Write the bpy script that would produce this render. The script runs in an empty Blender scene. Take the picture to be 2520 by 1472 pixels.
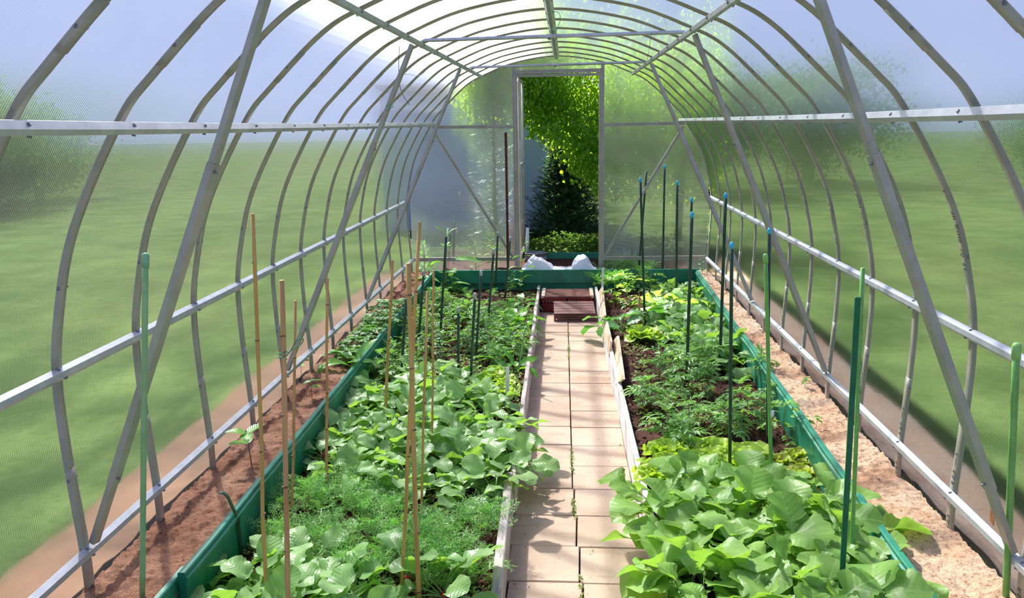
import bpy, math, random
import numpy as np
from mathutils import Vector, Matrix, noise
PI = math.pi
rnd = random.Random(11)
SC = bpy.context.scene
COL = SC.collection

# ------------------------------------------------------------------ camera
W, H, F = 2520, 1472, 2150.0
YAW, PITCH, ROLL = 0.06442854, 0.19910486, -0.01692351
CAM = np.array([0.09272951, 0.0, 1.37570473])
_f = np.array([-math.sin(YAW)*math.cos(PITCH), math.cos(YAW)*math.cos(PITCH), -math.sin(PITCH)])
_r0 = np.array([math.cos(YAW), math.sin(YAW), 0.0])
_u0 = np.cross(_r0, _f)
CR = _r0*math.cos(ROLL) + _u0*math.sin(ROLL)
CU = -_r0*math.sin(ROLL) + _u0*math.cos(ROLL)
CF = _f
def ray(px, py): return CR*(px-W/2)/F + CU*(H/2-py)/F + CF
def onX(px, py, x): d = ray(px, py); return CAM + d*((x-CAM[0])/d[0])
def onY(px, py, y): d = ray(px, py); return CAM + d*((y-CAM[1])/d[1])
def onZ(px, py, z): d = ray(px, py); return CAM + d*((z-CAM[2])/d[2])
def proj(p):
    d = np.asarray(p, float)-CAM
    z = d@CF
    return W/2+F*(d@CR)/z, H/2-F*(d@CU)/z

cam = bpy.data.cameras.new('camera')
cam.sensor_width = 36.0
cam.lens = F/W*36.0
cam.clip_start = 0.05
cam.clip_end = 300
camo = bpy.data.objects.new('camera', cam)
COL.objects.link(camo)
M = Matrix.Identity(4)
for i in range(3):
    M[i][0] = CR[i]; M[i][1] = CU[i]; M[i][2] = -CF[i]; M[i][3] = CAM[i]
camo.matrix_world = M
SC.camera = camo

# ------------------------------------------------------------------ materials
def srgb(r, g, b):
    def c(v):
        v /= 255.0
        return v/12.92 if v <= 0.04045 else ((v+0.055)/1.055)**2.4
    return (c(r), c(g), c(b), 1.0)

class NT:
    def __init__(s, name):
        s.m = bpy.data.materials.new(name)
        s.m.use_nodes = True
        s.t = s.m.node_tree
        s.t.nodes.clear()
        s.out = s.t.nodes.new('ShaderNodeOutputMaterial')
    def n(s, typ, **kw):
        nd = s.t.nodes.new('ShaderNode'+typ)
        for k, v in kw.items():
            if k.startswith('i_'):
                key = k[2:]
                key = int(key) if key.isdigit() else key.replace('_', ' ')
                nd.inputs[key].default_value = v
            else:
                setattr(nd, k, v)
        return nd
    def l(s, a, b): s.t.links.new(a, b)
    def math(s, op, a, b=None, c=None):
        nd = s.n('Math', operation=op)
        for i, v in enumerate((a, b, c)):
            if v is None: continue
            if isinstance(v, (int, float)): nd.inputs[i].default_value = v
            else: s.l(v, nd.inputs[i])
        return nd.outputs[0]
    def mix(s, fac, a, b):
        nd = s.n('Mix', data_type='RGBA')
        for sock, v in ((nd.inputs[0], fac), (nd.inputs[6], a), (nd.inputs[7], b)):
            if isinstance(v, (int, float, tuple)): sock.default_value = v
            else: s.l(v, sock)
        return nd.outputs[2]
    def mixs(s, fac, a, b):
        nd = s.n('MixShader')
        if isinstance(fac, (int, float)): nd.inputs[0].default_value = fac
        else: s.l(fac, nd.inputs[0])
        s.l(a, nd.inputs[1]); s.l(b, nd.inputs[2])
        return nd.outputs[0]
    def ramp(s, fac, stops):
        nd = s.n('ValToRGB')
        e = nd.color_ramp.elements
        while len(e) < len(stops): e.new(0.5)
        for i, (p, c) in enumerate(stops):
            e[i].position = p; e[i].color = c
        s.l(fac, nd.inputs[0])
        return nd.outputs[0]
    def noise(s, vec, scale, detail=3.0, rough=0.55):
        nd = s.n('TexNoise')
        nd.inputs['Scale'].default_value = scale
        nd.inputs['Detail'].default_value = detail
        nd.inputs['Roughness'].default_value = rough
        if vec is not None: s.l(vec, nd.inputs['Vector'])
        return nd.outputs[0]
    def obj(s): return s.n('TexCoord').outputs['Object']
    def gen(s): return s.n('TexCoord').outputs['Generated']
    def bump(s, h, strength=0.5, dist=0.01):
        nd = s.n('Bump')
        nd.inputs['Strength'].default_value = strength
        nd.inputs['Distance'].default_value = dist
        s.l(h, nd.inputs['Height'])
        return nd.outputs[0]
    def bsdf(s, base, rough=0.5, metal=0.0, normal=None, spec=0.5):
        nd = s.n('BsdfPrincipled')
        for k, v in (('Base Color', base), ('Roughness', rough), ('Metallic', metal)):
            if isinstance(v, (int, float, tuple)): nd.inputs[k].default_value = v
            else: s.l(v, nd.inputs[k])
        nd.inputs['Specular IOR Level'].default_value = spec
        if normal is not None: s.l(normal, nd.inputs['Normal'])
        return nd.outputs[0]
    def done(s, sh):
        s.l(sh, s.out.inputs['Surface'])
        return s.m

MAT = {}
def simple(name, c1, c2, scale=6.0, rough=0.5, metal=0.0, bumps=0.0, bscale=60.0, spec=0.5, stretch=None, lo=.35, hi=.65):
    t = NT(name)
    v = t.obj()
    if stretch:
        mp = t.n('Mapping'); mp.inputs['Scale'].default_value = stretch
        t.l(v, mp.inputs['Vector']); v = mp.outputs[0]
    col = t.ramp(t.noise(v, scale, 4.0, .6), [(lo, c1), (hi, c2)])
    nrm = t.bump(t.noise(v, bscale, 3.0), bumps, 0.005) if bumps else None
    MAT[name] = t.done(t.bsdf(col, rough, metal, nrm, spec))
    return MAT[name]

simple('galvanized steel', srgb(160, 155, 142), srgb(178, 173, 160), 9, 0.42, 0.28, 0.08, 80)
simple('galvanized rail', srgb(178, 181, 186), srgb(200, 202, 206), 12, 0.36, 0.5, 0.06, 90)
simple('dark screw', srgb(110, 110, 116), srgb(160, 160, 166), 30, 0.4, 0.6)
simple('green painted board', srgb(14, 98, 74), srgb(34, 132, 102), 5, 0.42, 0, 0.25, 40, 0.5, (1, 1, 1))
simple('weathered plank', srgb(140, 130, 124), srgb(200, 190, 182), 9, 0.75, 0, 0.4, 50, 0.3, (3, .35, 3))
simple('white plank', srgb(206, 200, 196), srgb(240, 236, 230), 9, 0.7, 0, 0.35, 50, 0.3, (3, .35, 3))
simple('pale plank', srgb(196, 170, 140), srgb(232, 212, 184), 8, 0.7, 0, 0.3, 40, 0.3, (3, .4, 3))
simple('brown painted wood', srgb(84, 48, 44), srgb(122, 78, 70), 10, 0.55, 0, 0.3, 40, 0.4, (.6, 3, 3))
simple('brown mesh', srgb(110, 66, 56), srgb(160, 112, 96), 14, 0.6, 0, 0.3, 60, 0.4)
simple('red plastic', srgb(120, 18, 22), srgb(160, 30, 34), 6, 0.4)
simple('rusty iron', srgb(70, 34, 22), srgb(110, 60, 40), 30, 0.8, 0.2, 0.4, 90)
simple('white sheet', srgb(226, 224, 228), srgb(246, 245, 247), 5, 0.55, 0, 0.3, 20)
simple('tin', srgb(96, 98, 104), srgb(150, 150, 156), 7, 0.5, 0.5, 0.1, 30)
simple('blue cap', srgb(40, 170, 220), srgb(70, 195, 235), 6, 0.35)
simple('blue plastic', srgb(30, 90, 210), srgb(50, 120, 230), 6, 0.35)
simple('dark green rod', srgb(22, 52, 38), srgb(44, 78, 54), 12, 0.4, 0, 0.1, 60)
simple('green slat paint', srgb(0, 84, 50), srgb(6, 104, 62), 12, 0.4, 0, 0.1, 60)
simple('light green rod', srgb(124, 168, 108), srgb(148, 188, 128), 12, 0.38, 0, 0.06, 40)
simple('bright green rod', srgb(100, 156, 74), srgb(126, 182, 96), 12, 0.38, 0, 0.06, 40)
simple('grey cap', srgb(160, 165, 160), srgb(190, 195, 190), 12, 0.4)
simple('green cap', srgb(110, 165, 120), srgb(130, 182, 138), 12, 0.35)
simple('lime cap', srgb(132, 186, 96), srgb(150, 200, 112), 12, 0.35)
simple('white plastic', srgb(222, 226, 218), srgb(240, 242, 236), 12, 0.4)
simple('green string', srgb(10, 130, 90), srgb(30, 150, 110), 12, 0.6)
simple('wire', srgb(70, 72, 80), srgb(110, 112, 120), 12, 0.5, 0.5)
simple('marker ink', srgb(18, 18, 40), srgb(28, 28, 56), 12, 0.6)
simple('house wall', srgb(146, 158, 194), srgb(158, 170, 206), .8, 0.9)
simple('roofing', srgb(90, 70, 66), srgb(116, 92, 84), 2, 0.8)
simple('bark', srgb(60, 50, 44), srgb(120, 108, 96), 6, 0.9, 0, .5, 30)
simple('plant stem', srgb(96, 130, 60), srgb(140, 170, 90), 9, 0.5)
simple('red stem', srgb(110, 90, 60), srgb(130, 70, 60), 9, 0.5)
simple('radish root', srgb(160, 24, 36), srgb(190, 40, 50), 9, 0.35)
simple('dry leaf', srgb(206, 198, 180), srgb(226, 220, 204), 40, .8)
simple('brown leaf', srgb(130, 76, 44), srgb(160, 100, 62), 40, .8)
simple('orange petal', srgb(200, 110, 30), srgb(220, 140, 50), 9, 0.6)

# bamboo with darker rings
def bamboo(name, c1, c2):
    t = NT(name)
    v = t.obj()
    mp = t.n('Mapping'); mp.inputs['Scale'].default_value = (40, 40, 3)
    t.l(v, mp.inputs['Vector'])
    col = t.ramp(t.noise(mp.outputs[0], 1.0, 4.0), [(.3, c1), (.7, c2)])
    spots = t.ramp(t.noise(v, 55, 2.0), [(.70, (0, 0, 0, 1)), (.76, (1, 1, 1, 1))])
    col = t.mix(spots, col, srgb(96, 66, 48))
    MAT[name] = t.done(t.bsdf(col, .42))
bamboo('bamboo', srgb(178, 126, 76), srgb(214, 166, 108))
bamboo('golden bamboo', srgb(178, 136, 66), srgb(212, 172, 96))
simple('bamboo node', srgb(104, 70, 46), srgb(140, 100, 66), 40, .6)

# paving slabs
t = NT('paving slab')
v = t.obj()
n1 = t.noise(v, 2.2, 5.0, .6); n2 = t.noise(v, 46, 4.0, .7)
col = t.ramp(n1, [(.3, srgb(162, 136, 116)), (.5, srgb(184, 160, 139)), (.72, srgb(198, 176, 156))])
col = t.mix(t.ramp(n2, [(.22, (1, 1, 1, 1)), (.38, (0, 0, 0, 1))]), col, srgb(146, 114, 92))
mp = t.n('Mapping'); mp.inputs['Scale'].default_value = (3, 14, 3); t.l(v, mp.inputs['Vector'])
col = t.mix(t.ramp(t.noise(mp.outputs[0], 1.2, 4.0), [(.58, (0, 0, 0, 1)), (.75, (.6, .6, .6, 1))]), col, srgb(158, 124, 100))
MAT['paving slab'] = t.done(t.bsdf(col, .85, 0, t.bump(n2, .35, .004), .2))
# soil
t = NT('dark soil')
v = t.obj()
n1 = t.noise(v, 5, 4.0); n2 = t.noise(v, 60, 5.0, .75); n3 = t.noise(v, 150, 2.0, .6)
col = t.ramp(n2, [(.25, srgb(34, 22, 20)), (.5, srgb(70, 46, 40)), (.75, srgb(112, 80, 68))])
col = t.mix(t.ramp(n1, [(.4, (0, 0, 0, 1)), (.7, (.55, .55, .55, 1))]), col, srgb(96, 60, 48))
col = t.mix(t.ramp(n3, [(.68, (0, 0, 0, 1)), (.76, (1, 1, 1, 1))]), col, srgb(150, 124, 104))
MAT['dark soil'] = t.done(t.bsdf(col, .95, 0, t.bump(n2, 1.0, .02), .1))
# sawdust / sand strips
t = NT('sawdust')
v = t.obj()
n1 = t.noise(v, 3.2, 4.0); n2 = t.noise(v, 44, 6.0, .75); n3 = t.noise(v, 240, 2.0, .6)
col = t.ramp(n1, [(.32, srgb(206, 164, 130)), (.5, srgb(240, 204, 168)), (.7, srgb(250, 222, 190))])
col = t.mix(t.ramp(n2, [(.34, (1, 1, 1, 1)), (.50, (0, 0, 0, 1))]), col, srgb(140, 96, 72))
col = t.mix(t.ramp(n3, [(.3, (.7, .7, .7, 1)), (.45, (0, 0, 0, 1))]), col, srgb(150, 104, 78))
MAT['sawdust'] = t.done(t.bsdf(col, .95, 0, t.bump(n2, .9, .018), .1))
t = NT('shaded damp sawdust')  # darker copy of sawdust: the left strip's shade put into its damp colour
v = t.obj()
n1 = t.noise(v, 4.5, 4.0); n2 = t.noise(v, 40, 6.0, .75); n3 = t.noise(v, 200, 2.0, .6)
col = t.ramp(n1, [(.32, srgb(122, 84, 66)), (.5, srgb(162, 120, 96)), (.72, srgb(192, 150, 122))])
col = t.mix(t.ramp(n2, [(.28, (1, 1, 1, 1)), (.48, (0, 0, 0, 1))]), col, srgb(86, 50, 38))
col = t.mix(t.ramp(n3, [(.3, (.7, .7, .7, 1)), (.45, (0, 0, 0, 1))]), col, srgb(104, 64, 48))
MAT['shaded damp sawdust'] = t.done(t.bsdf(col, .95, 0, t.bump(n2, 1.0, .02), .1))
# lawn
t = NT('lawn')
v = t.obj()
n1 = t.noise(v, .35, 3.0); n2 = t.noise(v, 1.6, 5.0, .65); n3 = t.noise(v, 16, 4.0, .7)
col = t.ramp(n1, [(.3, srgb(30, 45, 24)), (.5, srgb(40, 54, 30)), (.68, srgb(62, 64, 42))])
col = t.mix(t.ramp(n2, [(.42, (0, 0, 0, 1)), (.66, (.9, .9, .9, 1))]), col, srgb(84, 100, 58))
col = t.mix(t.ramp(n2, [(.28, (.9, .9, .9, 1)), (.44, (0, 0, 0, 1))]), col, srgb(20, 36, 14))
col = t.mix(t.ramp(n3, [(.32, (.8, .8, .8, 1)), (.5, (0, 0, 0, 1))]), col, srgb(20, 36, 12))
MAT['lawn'] = t.done(t.bsdf(col, 1.0, 0, t.bump(n3, .6, .03), 0.0))
simple('bare earth', srgb(56, 42, 32), srgb(92, 70, 54), 2.5, .95, 0, .6, 30, .1)

def leafmat(name, lo, mid, hi, trans, tmix=.42, veins=False, rough=.42, nscale=14, vein=None, spec=.35):
    t = NT(name)
    oi = t.n('ObjectInfo')
    v = t.obj()
    add = t.n('VectorMath', operation='ADD')
    t.l(v, add.inputs[0]); t.l(oi.outputs['Random'], add.inputs[1])
    nz = t.noise(add.outputs[0], nscale, 3.0)
    f = t.math('ADD', t.math('MULTIPLY', nz, .75), t.math('MULTIPLY', oi.outputs['Random'], .25))
    col = t.ramp(f, [(.28, lo), (.5, mid), (.74, hi)])
    nrm = None
    if veins:
        uv = t.n('UVMap'); sep = t.n('SeparateXYZ'); t.l(uv.outputs[0], sep.inputs[0])
        au = t.math('ABSOLUTE', sep.outputs[0])
        mid_ = t.math('LESS_THAN', au, .035)
        arg = t.math('SUBTRACT', t.math('MULTIPLY', sep.outputs[1], 9.0), t.math('MULTIPLY', au, 2.6))
        saw = t.math('PINGPONG', arg, .5)
        side = t.math('LESS_THAN', saw, .045)
        vm = t.math('MAXIMUM', mid_, t.math('MULTIPLY', side, .55))
        col = t.mix(t.math('MULTIPLY', vm, .40), col, vein or srgb(190, 214, 140))
        nrm = t.bump(t.math('ADD', t.math('MULTIPLY', saw, 1.0), t.math('MULTIPLY', t.noise(v, 60, 2.0), .9)), .18, .007)
    else:
        nrm = t.bump(t.noise(v, 70, 2.0), .3, .004)
    a = t.bsdf(col, rough, 0, nrm, spec)
    tr = t.n('BsdfTranslucent')
    tr.inputs['Color'].default_value = trans
    if nrm is not None: t.l(nrm, tr.inputs['Normal'])
    MAT[name] = t.done(t.mixs(tmix, a, tr.outputs[0]))
leafmat('mustard leaf', srgb(92, 134, 56), srgb(126, 166, 80), srgb(154, 190, 104), srgb(160, 206, 66), .42, True)
leafmat('radish leaf', srgb(104, 144, 84), srgb(134, 172, 106), srgb(160, 192, 128), srgb(160, 208, 66), .40, True, .36)
leafmat('cabbage leaf', srgb(58, 106, 54), srgb(82, 136, 72), srgb(112, 164, 94), srgb(120, 200, 60), .36, True, .3)
leafmat('dill leaf', srgb(86, 136, 66), srgb(122, 170, 88), srgb(160, 200, 118), srgb(130, 200, 70), .4)
leafmat('marigold leaf', srgb(66, 110, 54), srgb(98, 144, 72), srgb(134, 176, 90), srgb(140, 196, 62), .42)
leafmat('tomato leaf', srgb(72, 118, 44), srgb(104, 150, 60), srgb(146, 182, 80), srgb(160, 206, 50), .42)
leafmat('lettuce leaf', srgb(150, 180, 66), srgb(176, 202, 84), srgb(204, 220, 116), srgb(190, 226, 60), .42, False, .4, 9)
leafmat('bronze lettuce leaf', srgb(150, 130, 70), srgb(174, 184, 84), srgb(200, 204, 106), srgb(190, 214, 60), .4, False, .4, 18)
leafmat('strawberry leaf', srgb(76, 116, 60), srgb(104, 144, 80), srgb(128, 170, 90), srgb(120, 190, 50), .38, True)
leafmat('mint leaf', srgb(70, 118, 56), srgb(104, 152, 80), srgb(150, 190, 110), srgb(130, 200, 60), .4, True)
leafmat('spinach leaf', srgb(50, 106, 36), srgb(78, 140, 50), srgb(120, 176, 66), srgb(140, 210, 40), .4, True, .3)
leafmat('weed leaf', srgb(90, 116, 56), srgb(116, 140, 70), srgb(168, 170, 90), srgb(150, 190, 60), .35)
leafmat('birch leaf', srgb(56, 100, 22), srgb(86, 136, 32), srgb(124, 168, 52), srgb(176, 216, 40), .48, False, .35, 3)
leafmat('conifer needle', srgb(40, 68, 46), srgb(84, 114, 82), srgb(166, 188, 148), srgb(90, 130, 60), .25, False, .42, 6)  # pale end of the ramp paints whitish light highlights onto the needles
leafmat('hedge leaf', srgb(40, 74, 24), srgb(58, 88, 34), srgb(86, 108, 48), srgb(100, 136, 40), .3, False, .8, 2, None, .1)

# twin-wall polycarbonate: the flutes (AX axis) spread light across themselves
def polycarb(name, ax, period, clear=.5, milkk=1.0):
    t = NT(name)
    sep = t.n('SeparateXYZ'); t.l(t.obj(), sep.inputs[0])
    k = 2*PI/period
    ph = t.math('MULTIPLY', sep.outputs[ax], k)
    s1 = t.math('SINE', ph)
    geo = t.n('NewGeometry')
    # a flat twin-wall sheet sends light on parallel to itself; only the flutes turn it aside
    def tilted(amp, through=False):
        comb = t.n('CombineXYZ')
        t.l(t.math('MULTIPLY', s1, amp), comb.inputs[ax])
        add = t.n('VectorMath', operation='ADD'); t.l(geo.outputs['Incoming' if through else 'Normal'], add.inputs[0]); t.l(comb.outputs[0], add.inputs[1])
        nor = t.n('VectorMath', operation='NORMALIZE'); t.l(add.outputs[0], nor.inputs[0])
        return nor.outputs[0]
    N = tilted(.6); NT1 = tilted(.9, True); N2 = tilted(2.2, True)
    lw = t.n('LayerWeight'); lw.inputs['Blend'].default_value = .35
    facing = lw.outputs['Facing']
    rib = t.math('GREATER_THAN', t.math('COSINE', ph), .72)
    clearb = t.n('BsdfTransparent'); clearb.inputs['Color'].default_value = (.93, .96, .98, 1)
    refr = t.n('BsdfRefraction'); refr.inputs['IOR'].default_value = 1.25; refr.inputs['Roughness'].default_value = .26
    refr.inputs['Color'].default_value = (.95, .98, .98, 1)
    t.l(NT1, refr.inputs['Normal'])
    wide = t.n('BsdfRefraction'); wide.inputs['IOR'].default_value = 1.9; wide.inputs['Roughness'].default_value = .5
    wide.inputs['Color'].default_value = (.95, .97, 1, 1)
    t.l(N2, wide.inputs['Normal'])
    milk = t.n('BsdfTranslucent'); milk.inputs['Color'].default_value = (.86, .9, .96, 1)
    gl = t.n('BsdfGlossy'); gl.inputs['Roughness'].default_value = .18; gl.inputs['Color'].default_value = (.95, .97, 1, 1)
    t.l(N, gl.inputs['Normal'])
    dust = t.noise(t.obj(), 2.6, 5.0, .65)
    # grazing rays meet more plastic: less passes straight through
    keep = t.math('MULTIPLY', clear, t.math('SUBTRACT', 1.0, t.math('MULTIPLY', facing, .55)))
    keep = t.math('MULTIPLY', keep, t.math('SUBTRACT', 1.0, t.math('MULTIPLY', rib, .35)))
    blur = t.mixs(.06, refr.outputs[0], wide.outputs[0])
    body = t.mixs(keep, blur, clearb.outputs[0])
    mf = t.math('MULTIPLY', milkk, t.math('ADD', .002, t.math('ADD', t.math('MULTIPLY', facing, .02), t.math('ADD', t.math('MULTIPLY', dust, .022), t.math('MULTIPLY', rib, .02)))))
    body = t.mixs(mf, body, milk.outputs[0])
    gf = t.math('ADD', .014, t.math('MULTIPLY', t.math('POWER', facing, 3.0), .16))
    body = t.mixs(gf, body, gl.outputs[0])
    MAT[name] = t.done(body)
polycarb('roof polycarbonate', 1, .0095, .30, .5)
polycarb('gable polycarbonate', 2, .0105, .30)

# ------------------------------------------------------------------ mesh builder
class MB:
    def __init__(s): s.v = []; s.f = []; s.uv = []; s.mi = []; s.smooth = True; s.cur = 0
    def add(s, vs, fs, uvs=None):
        o = len(s.v)
        s.v.extend([tuple(p) for p in vs])
        for f in fs:
            s.f.append(tuple(i+o for i in f))
            s.mi.append(s.cur)
            s.uv.append([uvs[i] for i in f] if uvs else [(0, 0)]*len(f))
    def box(s, c, size, R=None, bev=0.0):
        hx, hy, hz = [a/2 for a in size]
        R = R or Matrix.Identity(3)
        c = Vector(c)
        if bev <= 0:
            vs = [c+R@Vector((x*hx, y*hy, z*hz)) for x in (-1, 1) for y in (-1, 1) for z in (-1, 1)]
            s.add(vs, [(0, 1, 3, 2), (4, 6, 7, 5), (0, 4, 5, 1), (2, 3, 7, 6), (0, 2, 6, 4), (1, 5, 7, 3)])
            return
        b = min(bev, hx*.9, hy*.9, hz*.9)
        vs = []; idx = {}
        for x in (-1, 1):
            for y in (-1, 1):
                for z in (-1, 1):
                    for a in range(3):
                        p = [x*hx, y*hy, z*hz]
                        for j in range(3):
                            if j != a: p[j] -= (x, y, z)[j]*b
                        idx[(x, y, z, a)] = len(vs)
                        vs.append(c+R@Vector(p))
        fs = []
        for a in range(3):
            u, w = (a+1) % 3, (a+2) % 3
            for sg in (-1, 1):
                q = []
                for su, sw in ((-1, -1), (1, -1), (1, 1), (-1, 1)):
                    k = [0, 0, 0]; k[a] = sg; k[u] = su; k[w] = sw
                    q.append(idx[(k[0], k[1], k[2], a)])
                fs.append(tuple(q if sg > 0 else q[::-1]))
        for a in range(3):
            u, w = (a+1) % 3, (a+2) % 3
            for su in (-1, 1):
                for sw in (-1, 1):
                    k0 = [0, 0, 0]; k0[u] = su; k0[w] = sw
                    k0[a] = -1; k1 = list(k0); k1[a] = 1
                    q = [idx[(*k0, u)], idx[(*k1, u)], idx[(*k1, w)], idx[(*k0, w)]]
                    fs.append(tuple(q if su*sw > 0 else q[::-1]))
        for x in (-1, 1):
            for y in (-1, 1):
                for z in (-1, 1):
                    q = [idx[(x, y, z, 0)], idx[(x, y, z, 1)], idx[(x, y, z, 2)]]
                    fs.append(tuple(q if x*y*z > 0 else q[::-1]))
        s.add(vs, fs)
    def tube(s, pts, rad, n=8, cap=True):
        pts = [Vector(p) for p in pts]
        m = len(pts)
        if not hasattr(rad, '__len__'): rad = [rad]*m
        vs = []; up = None
        for i, p in enumerate(pts):
            d = (pts[min(i+1, m-1)]-pts[max(i-1, 0)])
            if d.length < 1e-9: d = Vector((0, 0, 1))
            d.normalize()
            if up is None:
                up = Vector((1, 0, 0)) if abs(d.x) < .8 else Vector((0, 1, 0))
            a = d.cross(up)
            if a.length < 1e-6: a = d.cross(Vector((0, 1, .3)))
            a.normalize(); b = d.cross(a).normalized(); up = -b if False else up
            for j in range(n):
                th = 2*PI*j/n
                vs.append(p+(a*math.cos(th)+b*math.sin(th))*rad[i])
        fs = [(i*n+j, i*n+(j+1) % n, (i+1)*n+(j+1) % n, (i+1)*n+j) for i in range(m-1) for j in range(n)]
        if cap:
            fs.append(tuple(range(n))[::-1]); fs.append(tuple((m-1)*n+j for j in range(n)))
        s.add(vs, fs)
    def sweep(s, frames, sec, closed=True, cap=True):
        # frames: list of (origin, axis_a, axis_b); sec: list of (a, b)
        n = len(sec); m = len(frames); vs = []
        for o, a, b in frames:
            for (p, q) in sec: vs.append(Vector(o)+Vector(a)*p+Vector(b)*q)
        fs = []
        for i in range(m-1):
            for j in range(n if closed else n-1):
                k = (j+1) % n
                fs.append((i*n+j, i*n+k, (i+1)*n+k, (i+1)*n+j))
        if cap and closed:
            fs.append(tuple(range(n))[::-1]); fs.append(tuple((m-1)*n+j for j in range(n)))
        s.add(vs, fs)
    def mesh(s, name, mats, smooth=None):
        me = bpy.data.meshes.new(name)
        me.from_pydata(s.v, [], s.f)
        if not isinstance(mats, (list, tuple)): mats = [mats]
        for m in mats: me.materials.append(MAT[m] if isinstance(m, str) else m)
        uvl = me.uv_layers.new(name='UVMap')
        flat = np.array([c for f in s.uv for p in f for c in p], dtype=np.float32)
        if len(flat): uvl.data.foreach_set('uv', flat)
        me.polygons.foreach_set('material_index', np.array(s.mi, dtype=np.int32))
        sm = s.smooth if smooth is None else smooth
        me.polygons.foreach_set('use_smooth', np.full(len(s.f), bool(sm)))
        me.update()
        return me

def link(name, data, parent=None, loc=None, rot=None, scale=None):
    o = bpy.data.objects.new(name, data)
    COL.objects.link(o)
    if parent is not None: o.parent = parent
    if loc is not None: o.location = loc
    if rot is not None: o.rotation_euler = rot
    if scale is not None: o.scale = scale if hasattr(scale, '__len__') else (scale,)*3
    return o
def tag(o, label, cat, group=None, kind=None):
    o['label'] = label; o['category'] = cat
    if group: o['group'] = group
    if kind: o['kind'] = kind
    return o
def struct(o, label=None, cat=None):
    o['kind'] = 'structure'
    if label: o['label'] = label
    if cat: o['category'] = cat
    return o
def smooth_angle(o, ang=35):
    # sharp edges above an angle, in mesh data (no operator)
    me = o.data
    import bmesh
    bm = bmesh.new(); bm.from_mesh(me)
    for e in bm.edges:
        e.smooth = not (len(e.link_faces) == 2 and e.calc_face_angle(0) > math.radians(ang))
    bm.to_mesh(me); bm.free()
    return o
def empty(name, loc=(0, 0, 0), rotz=0):
    o = bpy.data.objects.new(name, None)
    o.empty_display_size = .05
    COL.objects.link(o)
    o.location = loc; o.rotation_euler = (0, 0, rotz)
    return o
def copy_tree(o, loc, rot, scale, label=None, group=None):
    r = o.copy(); COL.objects.link(r)
    r.location = loc; r.rotation_euler = rot; r.scale = (scale,)*3
    if label: r['label'] = label
    if group: r['group'] = group
    for ch in list(o.children):
        c = ch.copy(); COL.objects.link(c); c.parent = r
        for g in list(ch.children):
            d = g.copy(); COL.objects.link(d); d.parent = c
    return r

# ------------------------------------------------------------------ greenhouse frame
D = 8.82
Y0 = 2.58; DY = .52
def yk(k): return Y0+DY*k
ctrl = [(1.500, -.20), (1.500, 0), (1.517, .30), (1.522, .58), (1.492, .80), (1.412, 1.07), (1.232, 1.395), (1.115, 1.53), (.885, 1.742), (.70, 1.84), (.41, 1.945), (0, 2.0)]
full = [(-x, z) for x, z in ctrl] + [(x, z) for x, z in ctrl[-2::-1]]
def catmull(pts, n):
    P = [Vector((p[0], p[1])) for p in pts]
    P = [P[0]*2-P[1]]+P+[P[-1]*2-P[-2]]
    out = []
    for i in range(1, len(P)-2):
        for j in range(n):
            t_ = j/n
            a, b, c, d = P[i-1], P[i], P[i+1], P[i+2]
            out.append(.5*((2*b)+(c-a)*t_+(2*a-5*b+4*c-d)*t_*t_+(3*b-a-3*c+d)*t_**3))
    out.append(P[-2])
    return out
PROF = catmull(full, 8)
def prof_normals(P):
    N = []
    for i in range(len(P)):
        d = P[min(i+1, len(P)-1)]-P[max(i-1, 0)]
        d.normalize()
        N.append(Vector((-d.y, d.x)))  # left-to-right traverse: points outward (up at the apex)
    return N
PN = prof_normals(PROF)
HALF = [(abs(p.x), p.y) for p in PROF[:len(PROF)//2+1]]
def px_of_z(z):   # half width of the frame at height z
    for (x0, z0), (x1, z1) in zip(HALF, HALF[1:]):
        if z0 <= z <= z1: return x0+(x1-x0)*(z-z0)/(z1-z0)
    return 0.0
def z_of_x(x):
    x = abs(x)
    best = None
    for (x0, z0), (x1, z1) in zip(HALF, HALF[1:]):
        if min(x0, x1)-1e-9 <= x <= max(x0, x1)+1e-9 and z0 > .6:
            tt = 0 if x1 == x0 else (x-x0)/(x1-x0)
            best = z0+(z1-z0)*tt
    return best if best is not None else .6

RW = .020
rib_sec = [(-RW-.004, .010), (-RW-.004, .008), (-RW, .008), (-RW+.001, 0), (RW-.001, 0), (RW, .008), (RW+.004, .008), (RW+.004, .010), (RW-.002, .010), (RW-.003, .003), (-RW+.003, .003), (-RW+.002, .010)]
def arch_frames(y, i0=0, i1=None, off=0.0):
    i1 = len(PROF) if i1 is None else i1
    fr = []
    for i in range(i0, i1):
        p, n = PROF[i], PN[i]
        fr.append((Vector((p.x+n.x*off, y, p.y+n.y*off)), Vector((0, 1, 0)), Vector((n.x, 0, n.y))))
    return fr
def build_rib():
    b = MB(); b.sweep(arch_frames(0), rib_sec)
    return b.mesh('rib', 'galvanized steel')
rib_me = build_rib()
def idx_at(side, z):
    rng = range(len(PROF)//2+1) if side < 0 else range(len(PROF)//2, len(PROF))
    return min(rng, key=lambda i: abs(PROF[i].y-z))
def sleeve_me(side):
    i = idx_at(side, 1.60)
    b = MB()
    sec = [(p*1.08, q-.0016) for p, q in rib_sec]
    b.sweep(arch_frames(0, i-2, i+3), sec)
    return b.mesh('splice_sleeve', 'galvanized steel')
sleeves = [sleeve_me(-1), sleeve_me(1)]
def leg_me(side):
    i = idx_at(side, 0.30)
    rng = (0, i+1) if side < 0 else (i, len(PROF))
    b = MB()
    sec = [(p*1.06, q-.0014) for p, q in rib_sec]
    b.sweep(arch_frames(0, *rng), sec)
    return b.mesh('leg_sleeve', 'galvanized steel')
legs = [leg_me(-1), leg_me(1)]
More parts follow.
